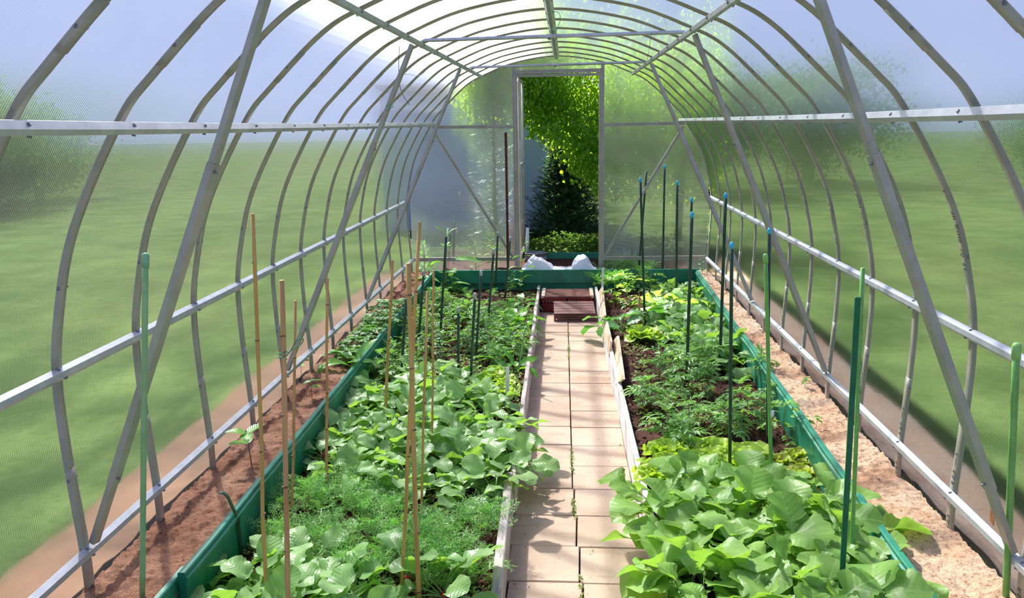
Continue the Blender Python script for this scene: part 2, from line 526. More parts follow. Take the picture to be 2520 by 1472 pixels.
def one_screw():
    b = MB()
    b.tube([(0, 0, 0), (0, 0, .010)], [.0032, .0028], 6); b.tube([(0, 0, .0005), (0, 0, .0035)], .0055, 6)
    return b.mesh('screw', 'dark screw')
screw_me = one_screw()
def add_screw(parent, p, d):
    return link('screw', screw_me, parent, p, Vector(d).to_track_quat('Z', 'X').to_euler())
SCREWS = []
for side in (-1, 1):
    for z in (.26, .9, 1.62):
        i = idx_at(side, z); p, n = PROF[i], PN[i]
        for sy in (-1, 1): SCREWS.append(((p.x+n.x*.004, sy*(RW+.0), p.y+n.y*.004), (0, sy, 0)))

ordn = ['first', 'second', 'third', 'fourth', 'fifth', 'sixth', 'seventh', 'eighth', 'ninth', 'tenth', 'eleventh', 'twelfth', 'thirteenth', 'fourteenth', 'fifteenth']
arches = {}
for k in range(-2, 13):
    t_ = empty('greenhouse_arch', (0, yk(k) if k < 12 else D-.01, 0))
    if k == 12: lab = 'curved galvanized rib framing the end wall around the doorway'
    elif k == 11: lab = 'curved galvanized rib directly in front of the doorway end wall'
    else: lab = 'curved galvanized roof rib, %s rib forward of the doorway end wall' % ordn[11-k]
    tag(t_, lab, 'arch', 'curved ribs of the greenhouse')
    r = link('rib', rib_me, t_)
    for p, d in SCREWS: add_screw(r, p, d)
    for j in (0, 1):
        link('splice_sleeve', sleeves[j], t_)
        link('leg_sleeve', legs[j], t_)
    arches[k] = t_

# handwriting on the ribs of the right-hand side
_glyph = {}
def glyph(ch):
    if ch in _glyph: return _glyph[ch]
    cu = bpy.data.curves.new('glyph', 'FONT')
    cu.body = ch; cu.size = 1.0; cu.align_x = 'CENTER'; cu.resolution_u = 2; cu.offset = .022
    o = bpy.data.objects.new('glyph', cu)
    COL.objects.link(o)
    dg = bpy.context.evaluated_depsgraph_get()
    me = o.evaluated_get(dg).to_mesh()
    vs = [tuple(v.co[:2]) for v in me.vertices]; fs = [tuple(p.vertices) for p in me.polygons]
    o.evaluated_get(dg).to_mesh_clear()
    bpy.data.objects.remove(o); bpy.data.curves.remove(cu)
    _glyph[ch] = (vs, fs)
    return _glyph[ch]
R_ARC = []   # right half arc length parameterisation going up
_pp = [(PROF[i], PN[i]) for i in range(len(PROF)-1, len(PROF)//2-1, -1)]
_s = 0.0
for i, (p, n) in enumerate(_pp):
    if i: _s += (p-_pp[i-1][0]).length
    R_ARC.append((_s, p, n))
def arc_at(s):
    for (s0, p0, n0), (s1, p1, n1) in zip(R_ARC, R_ARC[1:]):
        if s0 <= s <= s1:
            t_ = (s-s0)/(s1-s0)
            return p0.lerp(p1, t_), n0.lerp(n1, t_).normalized(), (p1-p0).normalized()
    return R_ARC[-1][1], R_ARC[-1][2], Vector((-1, 0))
def arc_of_z(z):
    for (s0, p0, n0), (s1, p1, n1) in zip(R_ARC, R_ARC[1:]):
        if p0.y <= z <= p1.y: return s0+(s1-s0)*(z-p0.y)/(p1.y-p0.y)
    return R_ARC[-1][0]
def rib_text(k, txt, z0, size=.026, pitch=.0175, flip=False):
    b = MB(); b.smooth = False
    s = arc_of_z(z0)
    for ch in txt:
        if ch == ' ': s += pitch*.9; continue
        w = pitch
        if ch == '>':    # an arrow pointing up the rib
            segs = [((-.0, 0), (0, .03)), ((0, .046), (-.010, .036)), ((0, .046), (.010, .036))]
            for (x0, y0), (x1, y1) in segs:
                d = Vector((x1-x0, y1-y0)).normalized(); nn = Vector((-d.y, d.x))*.0016
                vs = []
                for (xx, yy) in ((x0+nn.x, y0+nn.y), (x1+nn.x, y1+nn.y), (x1-nn.x, y1-nn.y), (x0-nn.x, y0-nn.y)):
                    p, n, tg = arc_at(s+yy)
                    c = Vector((p.x, xx, p.y))-Vector((n.x, 0, n.y))*.0026
                    vs.append(c)
                b.add(vs, [(0, 1, 2, 3)])
            s += .055; continue
        vs, fs = glyph(ch)
        p, n, tg = arc_at(s+w/2)
        o = Vector((p.x, 0, p.y))-Vector((n.x, 0, n.y))*.0026
        ax = Vector((tg.x, 0, tg.y))               # reading direction climbs the rib
        ay = Vector((0, 1, 0)) if not flip else Vector((0, -1, 0))   # tops of the letters face the doorway
        b.add([o+ax*(x*size*.8)+ay*((y-.35)*size) for x, y in vs], fs)
        s += w
    o = link('handwritten_marking', b.mesh('handwritten_marking', 'marker ink', False), arches[k])
    o['label'] = 'dark handwritten marking on the rib'
    return o
for k, txt, z0 in ((1, 'SР.ПУ РМУД НР  >', .84), (2, 'SР.ПУ РМУД НР  >', .86), (3, 'SР.ПУ РМУД НР  >', .86), (4, 'ее.ПУ ТЭВСН Р  >', .72), (5, 'SР.ПУ РМУД НР  >', .83), (6, 'SР.ПУ РМУД НР  >', .80), (7, 'SР.ПУ РМУД НР  >', .80), (9, 'SР.ПУ РМУД НР  > SР.ПУ РМУД НР >', .72), (10, 'НР', .95), (11, 'НР', .92)):
    rib_text(k, txt, z0)
rib_text(0, '>', .97)
for k in (1, 2, 3, 4, 5, 6):
    rib_text(k, 'ЕДЛ >', .045, .026, .02)
for k in (0, 1, 2, 3):
    rib_text(k, 'УДЛ', -.13, .026, .02)
for k in (3, 4):
    rib_text(k, 'ЧВС >', 1.80, .034, .024)

# rails running the length of the house
rail_sec = [(0, .026), (.004, .027), (.028, .011), (.028, -.011), (.004, -.027), (0, -.026), (.002, -.024), (.022, -.008), (.022, .008), (.002, .024)]
def rail(name, x, z, nx, nz, label, y0=.25, y1=D-.02, bend=0.0, wid=.80, mat='galvanized rail'):
    # (nx, nz): inward direction, (tx, tz) across the face
    n = Vector((nx, 0, nz)).normalized(); tt = Vector((-n.z, 0, n.x))
    if tt.z < 0: tt = -tt
    fr = []
    for i in range(9):
        y = y0+(y1-y0)*i/8
        dz = bend*max(0.0, (4.6-y)/2.6)**2
        fr.append((Vector((x, y, z+dz)), n*wid, tt*wid))
    b = MB(); b.sweep(fr, rail_sec)
    root = empty(name, (0, 0, 0))
    o = smooth_angle(link('channel', b.mesh('channel', mat), root), 25)
    for k in range(-1, 12):
        y = yk(k)
        for dy, q in ((-.012, .021), (.014, -.021)):
            c = Vector((x, y+dy, z+bend*max(0.0, (4.6-y)/2.6)**2))+n*.010*wid+tt*q*wid
            add_screw(o, c, n)
    return root
def inward(x, z):
    i = idx_at(-1 if x < 0 else 1, z)
    return -PN[i].x, -PN[i].y
for s, side in ((-1, 'left'), (1, 'right')):
    far = 'left' if s < 0 else 'right'
    nx, nz = inward(s, 1.38)
    tag(rail('galvanized_rail', s*1.205, 1.372, nx, nz, '', bend=.012), 'galvanized rail at eye height along the %s wall' % far, 'rail', 'rails along the greenhouse')
    tag(rail('galvanized_rail', s*1.521, .613, -s, .15, '', bend=.004), 'galvanized rail at knee height along the %s wall' % far, 'rail', 'rails along the greenhouse')
    tag(rail('galvanized_rail', s*1.50, .003, -s, .12, ''), 'galvanized bottom rail just above the sawdust along the %s wall' % far, 'rail', 'rails along the greenhouse')
    tag(rail('galvanized_rail', s*.738, 1.826, -s*.35, -1, '', wid=.68), 'galvanized rail high under the roof, sloping in from the upper %s corner' % far, 'rail', 'rails along the greenhouse')
tag(rail('ridge_rail', 0.0, 1.997, 0.001, -1, '', wid=.95), 'galvanized ridge rail along the top middle of the roof', 'rail', 'rails along the greenhouse')

def channel_bar(name, a, b_, width, depth, face, label, cat, group, sleeve=None, mat='galvanized steel'):
    a = Vector(a); b_ = Vector(b_)
    d = (b_-a).normalized()
    fz = (Vector(face)-d*Vector(face).dot(d)).normalized()
    sx = d.cross(fz).normalized()
    w, q = width/2, depth
    sec = [(-w, 0), (w, 0), (w, q), (w-.003, q), (w-.004, .004), (-w+.004, .004), (-w+.003, q), (-w, q)]
    root = empty(name, a)
    m = MB(); m.sweep([(Vector((0, 0, 0)), sx, fz), (b_-a, sx, fz)], sec)
    smooth_angle(link('channel', m.mesh('channel', mat), root), 25)
    if sleeve:
        L = (b_-a).length
        m = MB()
        sec2 = [(p*1.12, v-.003 if v < .01 else v+.002) for p, v in sec]
        m.sweep([(d*(L*sleeve[0]), sx, fz), (d*(L*sleeve[1]), sx, fz)], sec2)
        sl = smooth_angle(link('sleeve', m.mesh('sleeve', mat), root), 25)
        for tt in (sleeve[0]+.012, sleeve[1]-.012): add_screw(sl, d*(L*tt)-fz*.003, -fz)
    return tag(root, label, cat, group)
pos = {0: 'nearest', 4: 'middle', 8: 'farthest'}
for k in (0, 4, 8):
    for s, side in ((-1, 'left'), (1, 'right')):
        yb = {(-1, 0): 2.60, (-1, 4): 4.66, (-1, 8): 6.70, (1, 0): 2.62, (1, 4): 4.645, (1, 8): 6.56}[(s, k)]
        yt = {(-1, 0): 2.60, (-1, 4): 4.92, (-1, 8): 7.13, (1, 0): 2.58, (1, 4): 4.70, (1, 8): 7.03}[(s, k)]
        channel_bar('diagonal_brace', (s*1.475, yb, .025), (s*.74, yt, 1.80), .030, .020, (s*.92, .25, .38),
                    '%s of the three slanted metal braces on the %s side' % (pos[k], side), 'brace', 'slanted braces', (.12, .70))
for y, yl, yr, lab in ((1, 5.11, 4.97, 'nearer'), (2, 7.62, 7.38, 'farther')):
    channel_bar('tie_bar', (-.735, yl, 1.835), (.735, yr, 1.835), .020, .014, (0, .35, 1), '%s horizontal tie bar spanning under the roof ridge' % lab, 'tie bar', 'tie bars', (.49, .51), 'galvanized rail')

# end wall frame
ef = empty('end_wall_frame', (0, D, 0))
tag(ef, 'galvanized frame of the end wall around the open doorway', 'frame')
def bar(name, a, b_, wx, wy, parent, mat='galvanized steel'):
    a = Vector(a); b_ = Vector(b_); d = b_-a; L = d.length; d.normalize()
    side = Vector((0, 1, 0)).cross(d).normalized()
    m = MB()
    sec = [(-wx/2, -wy/2), (-wx/6, -wy/2), (-wx/8, -wy/2+.004), (wx/8, -wy/2+.004), (wx/6, -wy/2), (wx/2, -wy/2), (wx/2, wy/2), (-wx/2, wy/2)]
    m.sweep([(a, side, Vector((0, 1, 0))), (b_, side, Vector((0, 1, 0)))], sec)
    return smooth_angle(link(name, m.mesh(name, mat), parent), 25)
PXL, PXR = -.412, .435
for xx in (PXL-.012, PXR+.012):
    bar('post', (xx, 0, -.15), (xx, 0, z_of_x(xx)-.01), .034, .03, ef)
    bar('post', (xx+(.026 if xx < 0 else -.026), 0, -.15), (xx+(.026 if xx < 0 else -.026), 0, 1.87), .018, .024, ef)
bar('header', (PXL, 0, 1.862), (PXR, 0, 1.862), .036, .03, ef)
bar('header', (PXL, 0, 1.825), (PXR, 0, 1.825), .026, .022, ef)
for s in (-1, 1):
    inner = PXL-.028 if s < 0 else PXR+.028
    bar('rail', (inner, 0, 1.338), (s*1.245, 0, 1.345), .034, .028, ef)
    bar('rail', (inner, 0, .012), (s*1.48, 0, .012), .036, .028, ef)
    bar('brace', (s*1.235, -.01, 1.31), ((-.46 if s < 0 else .47), -.01, .03), .027, .020, ef)
for z in (1.62, 1.15, .98):
    m = MB(); m.box((PXL+.036, -.014, z), (.016, .006, .07), None, .002)
    link('hinge', m.mesh('hinge', 'galvanized rail', False), ef)

# sheets
def sheet(name, i0, i1, label):
    m = MB(); off = .0125
    ya, yb = .25, D+.03
    n = i1-i0
    vs = []
    for j in range(2):
        y = (ya, yb)[j]
        for i in range(i0, i1):
            p, nn = PROF[i], PN[i]
            vs.append((p.x+nn.x*off, y, p.y+nn.y*off))
    m.add(vs, [(i, n+i, n+i+1, i+1) for i in range(n-1)])
    o = link(name, m.mesh(name, 'roof polycarbonate'))
    return struct(o, label, 'wall' if 'wall' in name else 'ceiling')
iL = idx_at(-1, 1.372); iR = idx_at(1, 1.372)
sheet('wall_left', 0, iL+1, 'ribbed clear polycarbonate sheet of the left greenhouse wall')
sheet('ceiling', iL, iR+1, 'ribbed clear polycarbonate sheet arching over as the roof')
sheet('wall_right', iR, len(PROF), 'ribbed clear polycarbonate sheet of the right greenhouse wall')
m = MB()
def gable(x0, x1, zb):
    N = 24
    vs = []
    for i in range(N+1):
        x = x0+(x1-x0)*i/N
        vs.append((x, D+.02, zb)); vs.append((x, D+.02, max(zb+.001, z_of_x(x)-.0)))
    m.add(vs, [(2*i, 2*i+2, 2*i+3, 2*i+1) for i in range(N)])
gable(PXR+.01, 1.5, -.16); gable(PXL-.01, PXR+.01, 1.87); gable(-1.5, PXL-.01, -.16)
struct(link('wall_back', m.mesh('wall_back', 'gable polycarbonate')), 'end wall of clear ribbed polycarbonate either side of the doorway', 'wall')
# open door leaf swung outside
dl = empty('door_1', (PXL+.03, D+.03, 0))
struct(dl, 'door leaf swung open outwards at the left of the doorway', 'door')
for a, b_ in (((0, 0, .02), (0, 0, 1.8)), ((0, .82, .02), (0, .82, 1.8)), ((0, 0, .02), (0, .82, .02)), ((0, 0, 1.8), (0, .82, 1.8)), ((0, 0, .95), (0, .82, .95))):
    m = MB(); m.tube([a, b_], .012, 6); link('door_frame', m.mesh('door_frame', 'galvanized steel'), dl)
m = MB(); m.add([(-.012, 0, .02), (-.012, .82, .02), (-.012, .82, 1.8), (-.012, 0, 1.8)], [(0, 1, 2, 3)])
link('door_panel', m.mesh('door_panel', 'gable polycarbonate'), dl)

# ------------------------------------------------------------------ ground
ZS, ZP, ZW = -.255, -.372, -.125      # bed soil, path, sawdust
def fbm(x, y, z=0.0, o=4, f=1.0):
    v = 0; a = 1
    for i in range(o):
        v += a*noise.noise(Vector((x*f, y*f, z))); f *= 2.1; a *= .5
    return v
def ground(name, xa, xb, y0, y1, z, res, amp, freq, mat, label, cat, edge=0.0, skirt=.12):
    nx = max(2, int((xb(y0)-xa(y0))/res)); ny = int((y1-y0)/res)
    m = MB(); vs = []
    for j in range(ny+1):
        y = y0+(y1-y0)*j/ny
        for i in range(nx+1):
            u = i/nx
            x = xa(y)+(xb(y)-xa(y))*u
            h = amp*(fbm(x, y, 3.1, 4, freq)+.9*abs(noise.noise(Vector((x*freq*4, y*freq*4, 9))))-.5*abs(noise.noise(Vector((x*38, y*38, 2))))**.6-.1)
            h += edge*(1-4*u*(1-u))
            if i in (0, nx) or j in (0, ny): h = -skirt if False else h
            vs.append((x, y, z+h))
    m.add(vs, [(j*(nx+1)+i, j*(nx+1)+i+1, (j+1)*(nx+1)+i+1, (j+1)*(nx+1)+i) for j in range(ny) for i in range(nx)])
    return struct(link(name, m.mesh(name, mat)), label, cat)
def lin(y0, x0, y1, x1): return lambda y: x0+(x1-x0)*(y-y0)/(y1-y0)
GLx = lin(2.5, -1.185, 8.5, -1.245); GRx = lin(2.5, 1.205, 8.5, 1.36)
CLx = lin(2.7, -.145, 8.5, -.175); CRx = lin(2.7, .432, 8.5, .362)
ground('bed_soil', lambda y: GLx(y)+.01, lambda y: CLx(y)-.015, 1.9, 8.55, ZS, .014, .018, 7.0, 'dark soil', 'dark crumbly soil of the left bed', 'soil')
ground('bed_soil', lambda y: CRx(y)+.015, lambda y: GRx(y)-.01, 1.9, 8.55, ZS, .014, .018, 7.0, 'dark soil', 'dark crumbly soil of the right bed', 'soil')
ground('sawdust_strip', lambda y: -1.510, lambda y: GLx(y)-.012, 1.7, 8.86, ZW, .009, .022, 6.0, 'shaded damp sawdust', 'brown shaded damp sawdust strip between left wall and green board', 'sawdust', .006)  # this strip's colour carries its shade as well as damp
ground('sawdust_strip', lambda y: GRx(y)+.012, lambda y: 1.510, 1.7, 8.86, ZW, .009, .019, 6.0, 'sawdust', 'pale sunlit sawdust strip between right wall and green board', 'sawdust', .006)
ground('threshold_soil', lambda y: -1.25, lambda y: 1.37, 8.56, 9.6, -.10, .03, .012, 5.0, 'dark soil', 'soil behind the green cross board below the doorway', 'soil')
# path of slabs
m = MB(); m.smooth = False
m.box((.12, 5.4, ZP-.045), (.62, 6.6, .04))
base = struct(link('path_bed', m.mesh('path_bed', 'dark soil')), 'soil under the paved path', 'soil')
m = MB(); m.smooth = False
y = 3.11-.293*3
k = 0
while y < 8.46:
    jx = .108-.0045*(y-5.4) if y > 3.9 else .1148+(3.9-y)*.030
    skew = .0 if y > 3.9 else .03
    for c in (-1, 1):
        x0, x1 = (jx-.288, jx-.003) if c < 0 else (jx+.003, jx+.290)
        dz = rnd.uniform(-.0025, .0025); rz = rnd.uniform(-.006, .006)-skew*.6
        R = Matrix.Rotation(rz, 3, 'Z') @ Matrix.Rotation(rnd.uniform(-.004, .004), 3, 'X')
        m.box(((x0+x1)/2, y+.1465-(.010 if c > 0 and False else 0)-(.010 if c > 0 else 0), ZP-.02+dz), (x1-x0, .289, .04), R, .003)
    y += .293; k += 1
struct(link('floor', m.mesh('floor', 'paving slab')), 'two rows of square beige paving slabs forming the path', 'path')
# lawn and outer soil
m = MB()
def quad(x0, x1, y0, y1, z): m.add([(x0, y0, z), (x1, y0, z), (x1, y1, z), (x0, y1, z)], [(0, 1, 2, 3)])
ZL = -.17
quad(-60, -1.54, -20, 8.86, ZL); quad(1.54, 60, -20, 8.86, ZL); quad(-60, 60, 8.86, 90, ZL)
struct(link('lawn_ground', m.mesh('lawn_ground', 'lawn')), 'green lawn outside the greenhouse', 'lawn')
for s, side in ((-1, 'left'), (1, 'right')):
    ground('bare_earth_border', (lambda y: -1.86) if s < 0 else (lambda y: 1.55), (lambda y: -1.55) if s < 0 else (lambda y: 1.84), .3, 8.86, ZL+.03, .07, .03, 2.5, 'bare earth' if s < 0 else 'sawdust', 'bare brown earth outside along the %s wall' % side, 'earth')  # brightness put into the right side's colour: pale sawdust on shaded earth

# ------------------------------------------------------------------ boards and kerbs
def board(name, a, b_, thick, z0, z1, mat, label, cat, group=None, parts=None, lip=False, wob=.0, lean=0.0):
    a = Vector((a[0], a[1], 0)); b_ = Vector((b_[0], b_[1], 0))
    d = (b_-a).normalized(); sx = Vector((d.y, -d.x, 0))
    L = (b_-a).length
    n = max(2, int(L/.25))
    h = z1-z0; e = .004
    sec = [(-thick/2, 0), (thick/2, 0), (thick/2, h-e), (thick/2-e, h), (-thick/2+e, h), (-thick/2, h-e)]
    fr = []
    ph = rnd.uniform(0, 9)
    for i in range(n+1):
        t_ = i/n
        w = wob*noise.noise(Vector((ph, t_*L*1.7, 0)))
        w2 = wob*.6*noise.noise(Vector((ph+5, t_*L*1.9, 0)))
        fr.append((a+d*(L*t_)+sx*w+Vector((0, 0, z0+w2)), sx, Vector((lean, 0, 1))))
    m = MB(); m.sweep(fr, sec)
    if lip:   # the tongue of a tongue-and-groove plank along the top edge
        sec2 = [(thick/2, h-.038), (thick/2+.008, h-.034), (thick/2+.008, h-.020), (thick/2, h-.016)]
        m.sweep(fr, sec2)
        sec3 = [(-thick/2-.008, h-.034), (-thick/2, h-.038), (-thick/2, h-.016), (-thick/2-.008, h-.020)]
        m.sweep(fr, sec3)
    o = smooth_angle(link(name, m.mesh(name, mat)), 25)
    return tag(o, label, cat, group)
board('green_board', (GLx(2.58), 2.58), (GLx(8.5), 8.5), .026, -.30, -.065, 'green painted board', 'long green painted board edging the left bed, far end at the cross board', 'board', 'green bed boards', lip=True, wob=.006)
board('green_board', (GLx(2.4)-.028, 1.9), (GLx(2.6)-.028, 2.66), .024, -.30, -.085, 'green painted board', 'short lower green board at the near end of the left bed edge', 'board', 'green bed boards', wob=.004)
board('green_board', (GRx(2.0), 2.0), (GRx(8.5), 8.5), .026, -.30, -.065, 'green painted board', 'long green painted board edging the right bed', 'board', 'green bed boards', lip=True, wob=.006)
board('green_board', (-1.26, 8.53), (1.37, 8.53), .028, -.185, -.055, 'green painted board', 'green cross board under the doorway at the far end of the beds', 'board', 'green bed boards', wob=.003)
board('green_board', (-1.25, 8.565), (1.36, 8.565), .024, -.40, -.150, 'green painted board', 'dark lower green board behind the crates at the path end', 'board', 'green bed boards')
board('green_board', (-.25, 9.55), (.55, 9.55), .03, -.19, -.035, 'green painted board', 'green board outside the doorway behind the white sheet', 'board', 'green bed boards')
board('kerb_plank', (CLx(3.70)-.010, 3.70), (CLx(8.5)-.010, 8.5), .026, -.42, -.205, 'weathered plank', 'long weathered grey plank edging the left of the path', 'plank', 'path edging planks', wob=.007)
board('kerb_plank', (-.138, 1.9), (-.176, 3.76), .036, -.42, -.195, 'weathered plank', 'near thick weathered plank edging the left of the path', 'plank', 'path edging planks', wob=.005)
board('kerb_plank', (CRx(2.2)+.008, 2.2), (CRx(8.4)+.008, 8.4), .026, -.42, -.205, 'white plank', 'whitish plank edging the right of the path', 'plank', 'path edging planks', wob=.004)
def slab_plank(px_quad, z_pairs, thick, label):
    P = [Vector(onZ(px, py, z)) for (px, py), z in zip(px_quad, z_pairs)]
    n = (P[1]-P[0]).cross(P[3]-P[0]).normalized()
    if n.z < 0: n = -n
    m = MB(); m.smooth = False
    vs = P+[p-n*thick for p in P]
    m.add(vs, [(0, 1, 2, 3), (7, 6, 5, 4), (0, 4, 5, 1), (1, 5, 6, 2), (2, 6, 7, 3), (3, 7, 4, 0)])
    return tag(link('leaning_plank', m.mesh('leaning_plank', 'pale plank')), label, 'plank', 'pale planks leaning by the path')
slab_plank([(1509, 838), (1519, 826), (1533, 932), (1514, 946)], [-.24, -.13, -.13, -.24], .014, 'pale plank leaning on the right path edge, nearest one, with a dark hole')
slab_plank([(1478, 800), (1491, 788), (1503, 840), (1498, 878)], [-.24, -.14, -.14, -.24], .014, 'pale plank leaning on the right path edge beneath the drooping leaves')
slab_plank([(1470, 722), (1481, 706), (1488, 775), (1477, 790)], [-.24, -.13, -.13, -.24], .014, 'pale plank leaning on the right path edge beside the slatted crate')

# crates at the far end of the path
def crate_front():
    root = empty('slatted_crate', (.155, 7.80, ZP), .03)
    tag(root, 'brown slatted wooden crate lying upside down on the path, in front of the red crates', 'crate')
    Rt = Matrix.Rotation(.10, 3, 'X')
    def one(nm, c, sz, R=None):
        m = MB(); m.smooth = False; m.box(c, sz, R, .002); link(nm, m.mesh(nm, 'brown painted wood'), root)
    for i in range(5): one('slat', Vector((0, -.152+i*.076, .088+(-.152+i*.076)*.10)), (.37, .070, .010), Rt)
    for xx in (-.165, .0, .165): one('batten', (xx, 0, .066), (.022, .36, .03), Rt)
    for zz in (.010, .030, .050):
        for yy in (-.18, .18): one('side_slat', (0, yy, zz), (.36, .010, .014))
    for xx in (-.178, .178):
        for yy in (-.18, .18): one('corner_post', (xx, yy, .036), (.018, .018, .072))
crate_front()
def red_crate(x, w, label):
    root = empty('plastic_crate', (x, 8.21, ZP), 0)
    tag(root, label, 'crate', 'red plastic crates')
    for nm, c, sz, ax in (('side_panel', (0, -.19, .065), (w, .008, .13), 0), ('side_panel', (0, .19, .065), (w, .008, .13), 0), ('side_panel', (-w/2, 0, .065), (.008, .38, .13), 1), ('side_panel', (w/2, 0, .065), (.008, .38, .13), 1)):
        m = MB(); m.smooth = False
        L = sz[ax]
        nn = int(L/.028)
        for i in range(nn+1):
            cc = list(c); cc[ax] = -L/2+L*i/nn
            s3 = [.010, .010, .13]; m.box(cc, s3, None, .001)
        for zz in (.008, .066, .122):
            cc = list(c); cc[2] = zz; s3 = [.01, .01, .014]; s3[ax] = L; m.box(cc, s3, None, .001)
        link(nm, m.mesh(nm, 'red plastic'), root)
    m = MB(); m.box((0, 0, .005), (w, .38, .006)); link('bottom', m.mesh('bottom', 'red plastic', False), root)
    return root
red_crate(-.035, .24, 'red plastic crate under the mesh tray, on the left')
red_crate(.215, .24, 'red plastic crate under the mesh tray, on the right beside the planks')
root = empty('mesh_tray', (.095, 8.20, ZP+.133), 0)
tag(root, 'brown mesh tray with pale end strips resting on the red crates', 'tray')
m = MB(); m.smooth = False
for i in range(29): m.box((-.21+i*.015, 0, .012), (.006, .36, .004))
for i in range(25): m.box((0, -.176+i*.0147, .014), (.44, .006, .004))
link('mesh_panel', m.mesh('mesh_panel', 'brown mesh'), root)
for xx in (-.228, .228):
    m = MB(); m.box((xx, 0, .014), (.034, .38, .026), None, .003)
    link('end_strip', m.mesh('end_strip', 'pale plank', False), root)
for yy in (-.185, .185):
    m = MB(); m.box((0, yy, .010), (.44, .012, .018), None, .002)
    link('side_strip', m.mesh('side_strip', 'brown painted wood', False), root)

# white sheet heaped in the doorway
m = MB(); NX, NY = 90, 30
vs = []
for j in range(NY+1):
    for i in range(NX+1):
        u, v = i/NX, j/NY
        x = -.375+.77*u; y = 8.57+.30*v
        hump = .15*max(0, 1-(max(0, u-.13)/.30)**1.3)**.8*(1 if u < .43 else 0)+.125*math.sqrt(max(0, 1-((u-.84)/.17)**2))**1.2
        hump *= math.sqrt(max(0, 1-((v-.45)/.52)**2))
        fold = .030*fbm(x*7, y*9, 2.2, 3)+.016*abs(noise.noise(Vector((x*22, y*16, 1))))
        z = -.085+hump+fold*(.4+hump*7)+.014*math.sin(u*PI)
        edge = min(1, 6*min(u, 1-u, v, 1-v))
        vs.append((x+.02*noise.noise(Vector((v*5, 3, u*4))), y+.02*noise.noise(Vector((u*9, 3, 0))), -.088+(z+.088)*edge))
m.add(vs, [(j*(NX+1)+i, j*(NX+1)+i+1, (j+1)*(NX+1)+i+1, (j+1)*(NX+1)+i) for j in range(NY) for i in range(NX)])
so = link('white_sheet', m.mesh('white_sheet', 'white sheet'))
sm = so.modifiers.new('thick', 'SOLIDIFY'); sm.thickness = .004
tag(so, 'crumpled white sheet heaped across the doorway on the green cross board', 'sheet')

# tin drum outside, red can with blue tag, white post
root = empty('tin_drum', (-.245, 9.30, -.165)); tag(root, 'weathered grey tin drum standing outside behind the white sheet', 'drum')
m = MB()
rr = .118
prof = [(rr*.96, 0), (rr, .01), (rr, .10), (rr+.006, .105), (rr, .11), (rr, .165), (rr+.006, .168), (rr-.004, .172), (rr-.012, .165), (rr-.012, .03)]
n = 32
vs = [(p*math.cos(2*PI*j/n), p*math.sin(2*PI*j/n), z) for p, z in prof for j in range(n)]
m.add(vs, [(i*n+j, i*n+(j+1) % n, (i+1)*n+(j+1) % n, (i+1)*n+j) for i in range(len(prof)-1) for j in range(n)])
m.add([(.105*math.cos(2*PI*j/n), .105*math.sin(2*PI*j/n), .13) for j in range(n)], [tuple(range(n))])
link('drum_body', m.mesh('drum_body', 'tin'), root)
root = empty('red_can', (-.52, 10.35, -.165)); tag(root, 'dark red can with a blue handle outside the doorway left edge', 'can')
m = MB(); m.tube([(0, 0, 0), (0, 0, .30), (0, 0, .34), (0, 0, .42)], [.10, .10, .07, .05], 16); link('can_body', m.mesh('can_body', 'red plastic'), root)
m = MB(); m.tube([(-.09, -.07, .22), (-.11, -.11, .30), (-.08, -.10, .38), (-.03, -.05, .42)], .018, 8); link('handle', m.mesh('handle', 'blue plastic'), root)['label'] = 'blue handle'
m = MB(); m.tube([(0, 0, 0), (.01, 0, .36)], [.022, .02], 10); o = link('white_post', m.mesh('white_post', 'white plastic')); o.location = (-.37, 10.0, -.17)
tag(o, 'short white post outside just behind the tin drum', 'post')

# rusty rake standing against the end wall
root = empty('garden_rake', (-.505, 8.74, -.085)); tag(root, 'rusty brown pole standing upright on a wooden crosspiece by the doorway', 'rake')
m = MB(); m.tube([(.0, -.02, .02), (.0, 0, .6), (-.002, .02, 1.36), (-.002, .02, 1.37)], [.013, .013, .014, .008], 10); link('handle', m.mesh('handle', 'rusty iron'), root)
m = MB(); m.box((.03, -.02, .012), (.30, .03, .024), None, .003); link('rake_head', m.mesh('rake_head', 'brown painted wood', False), root)

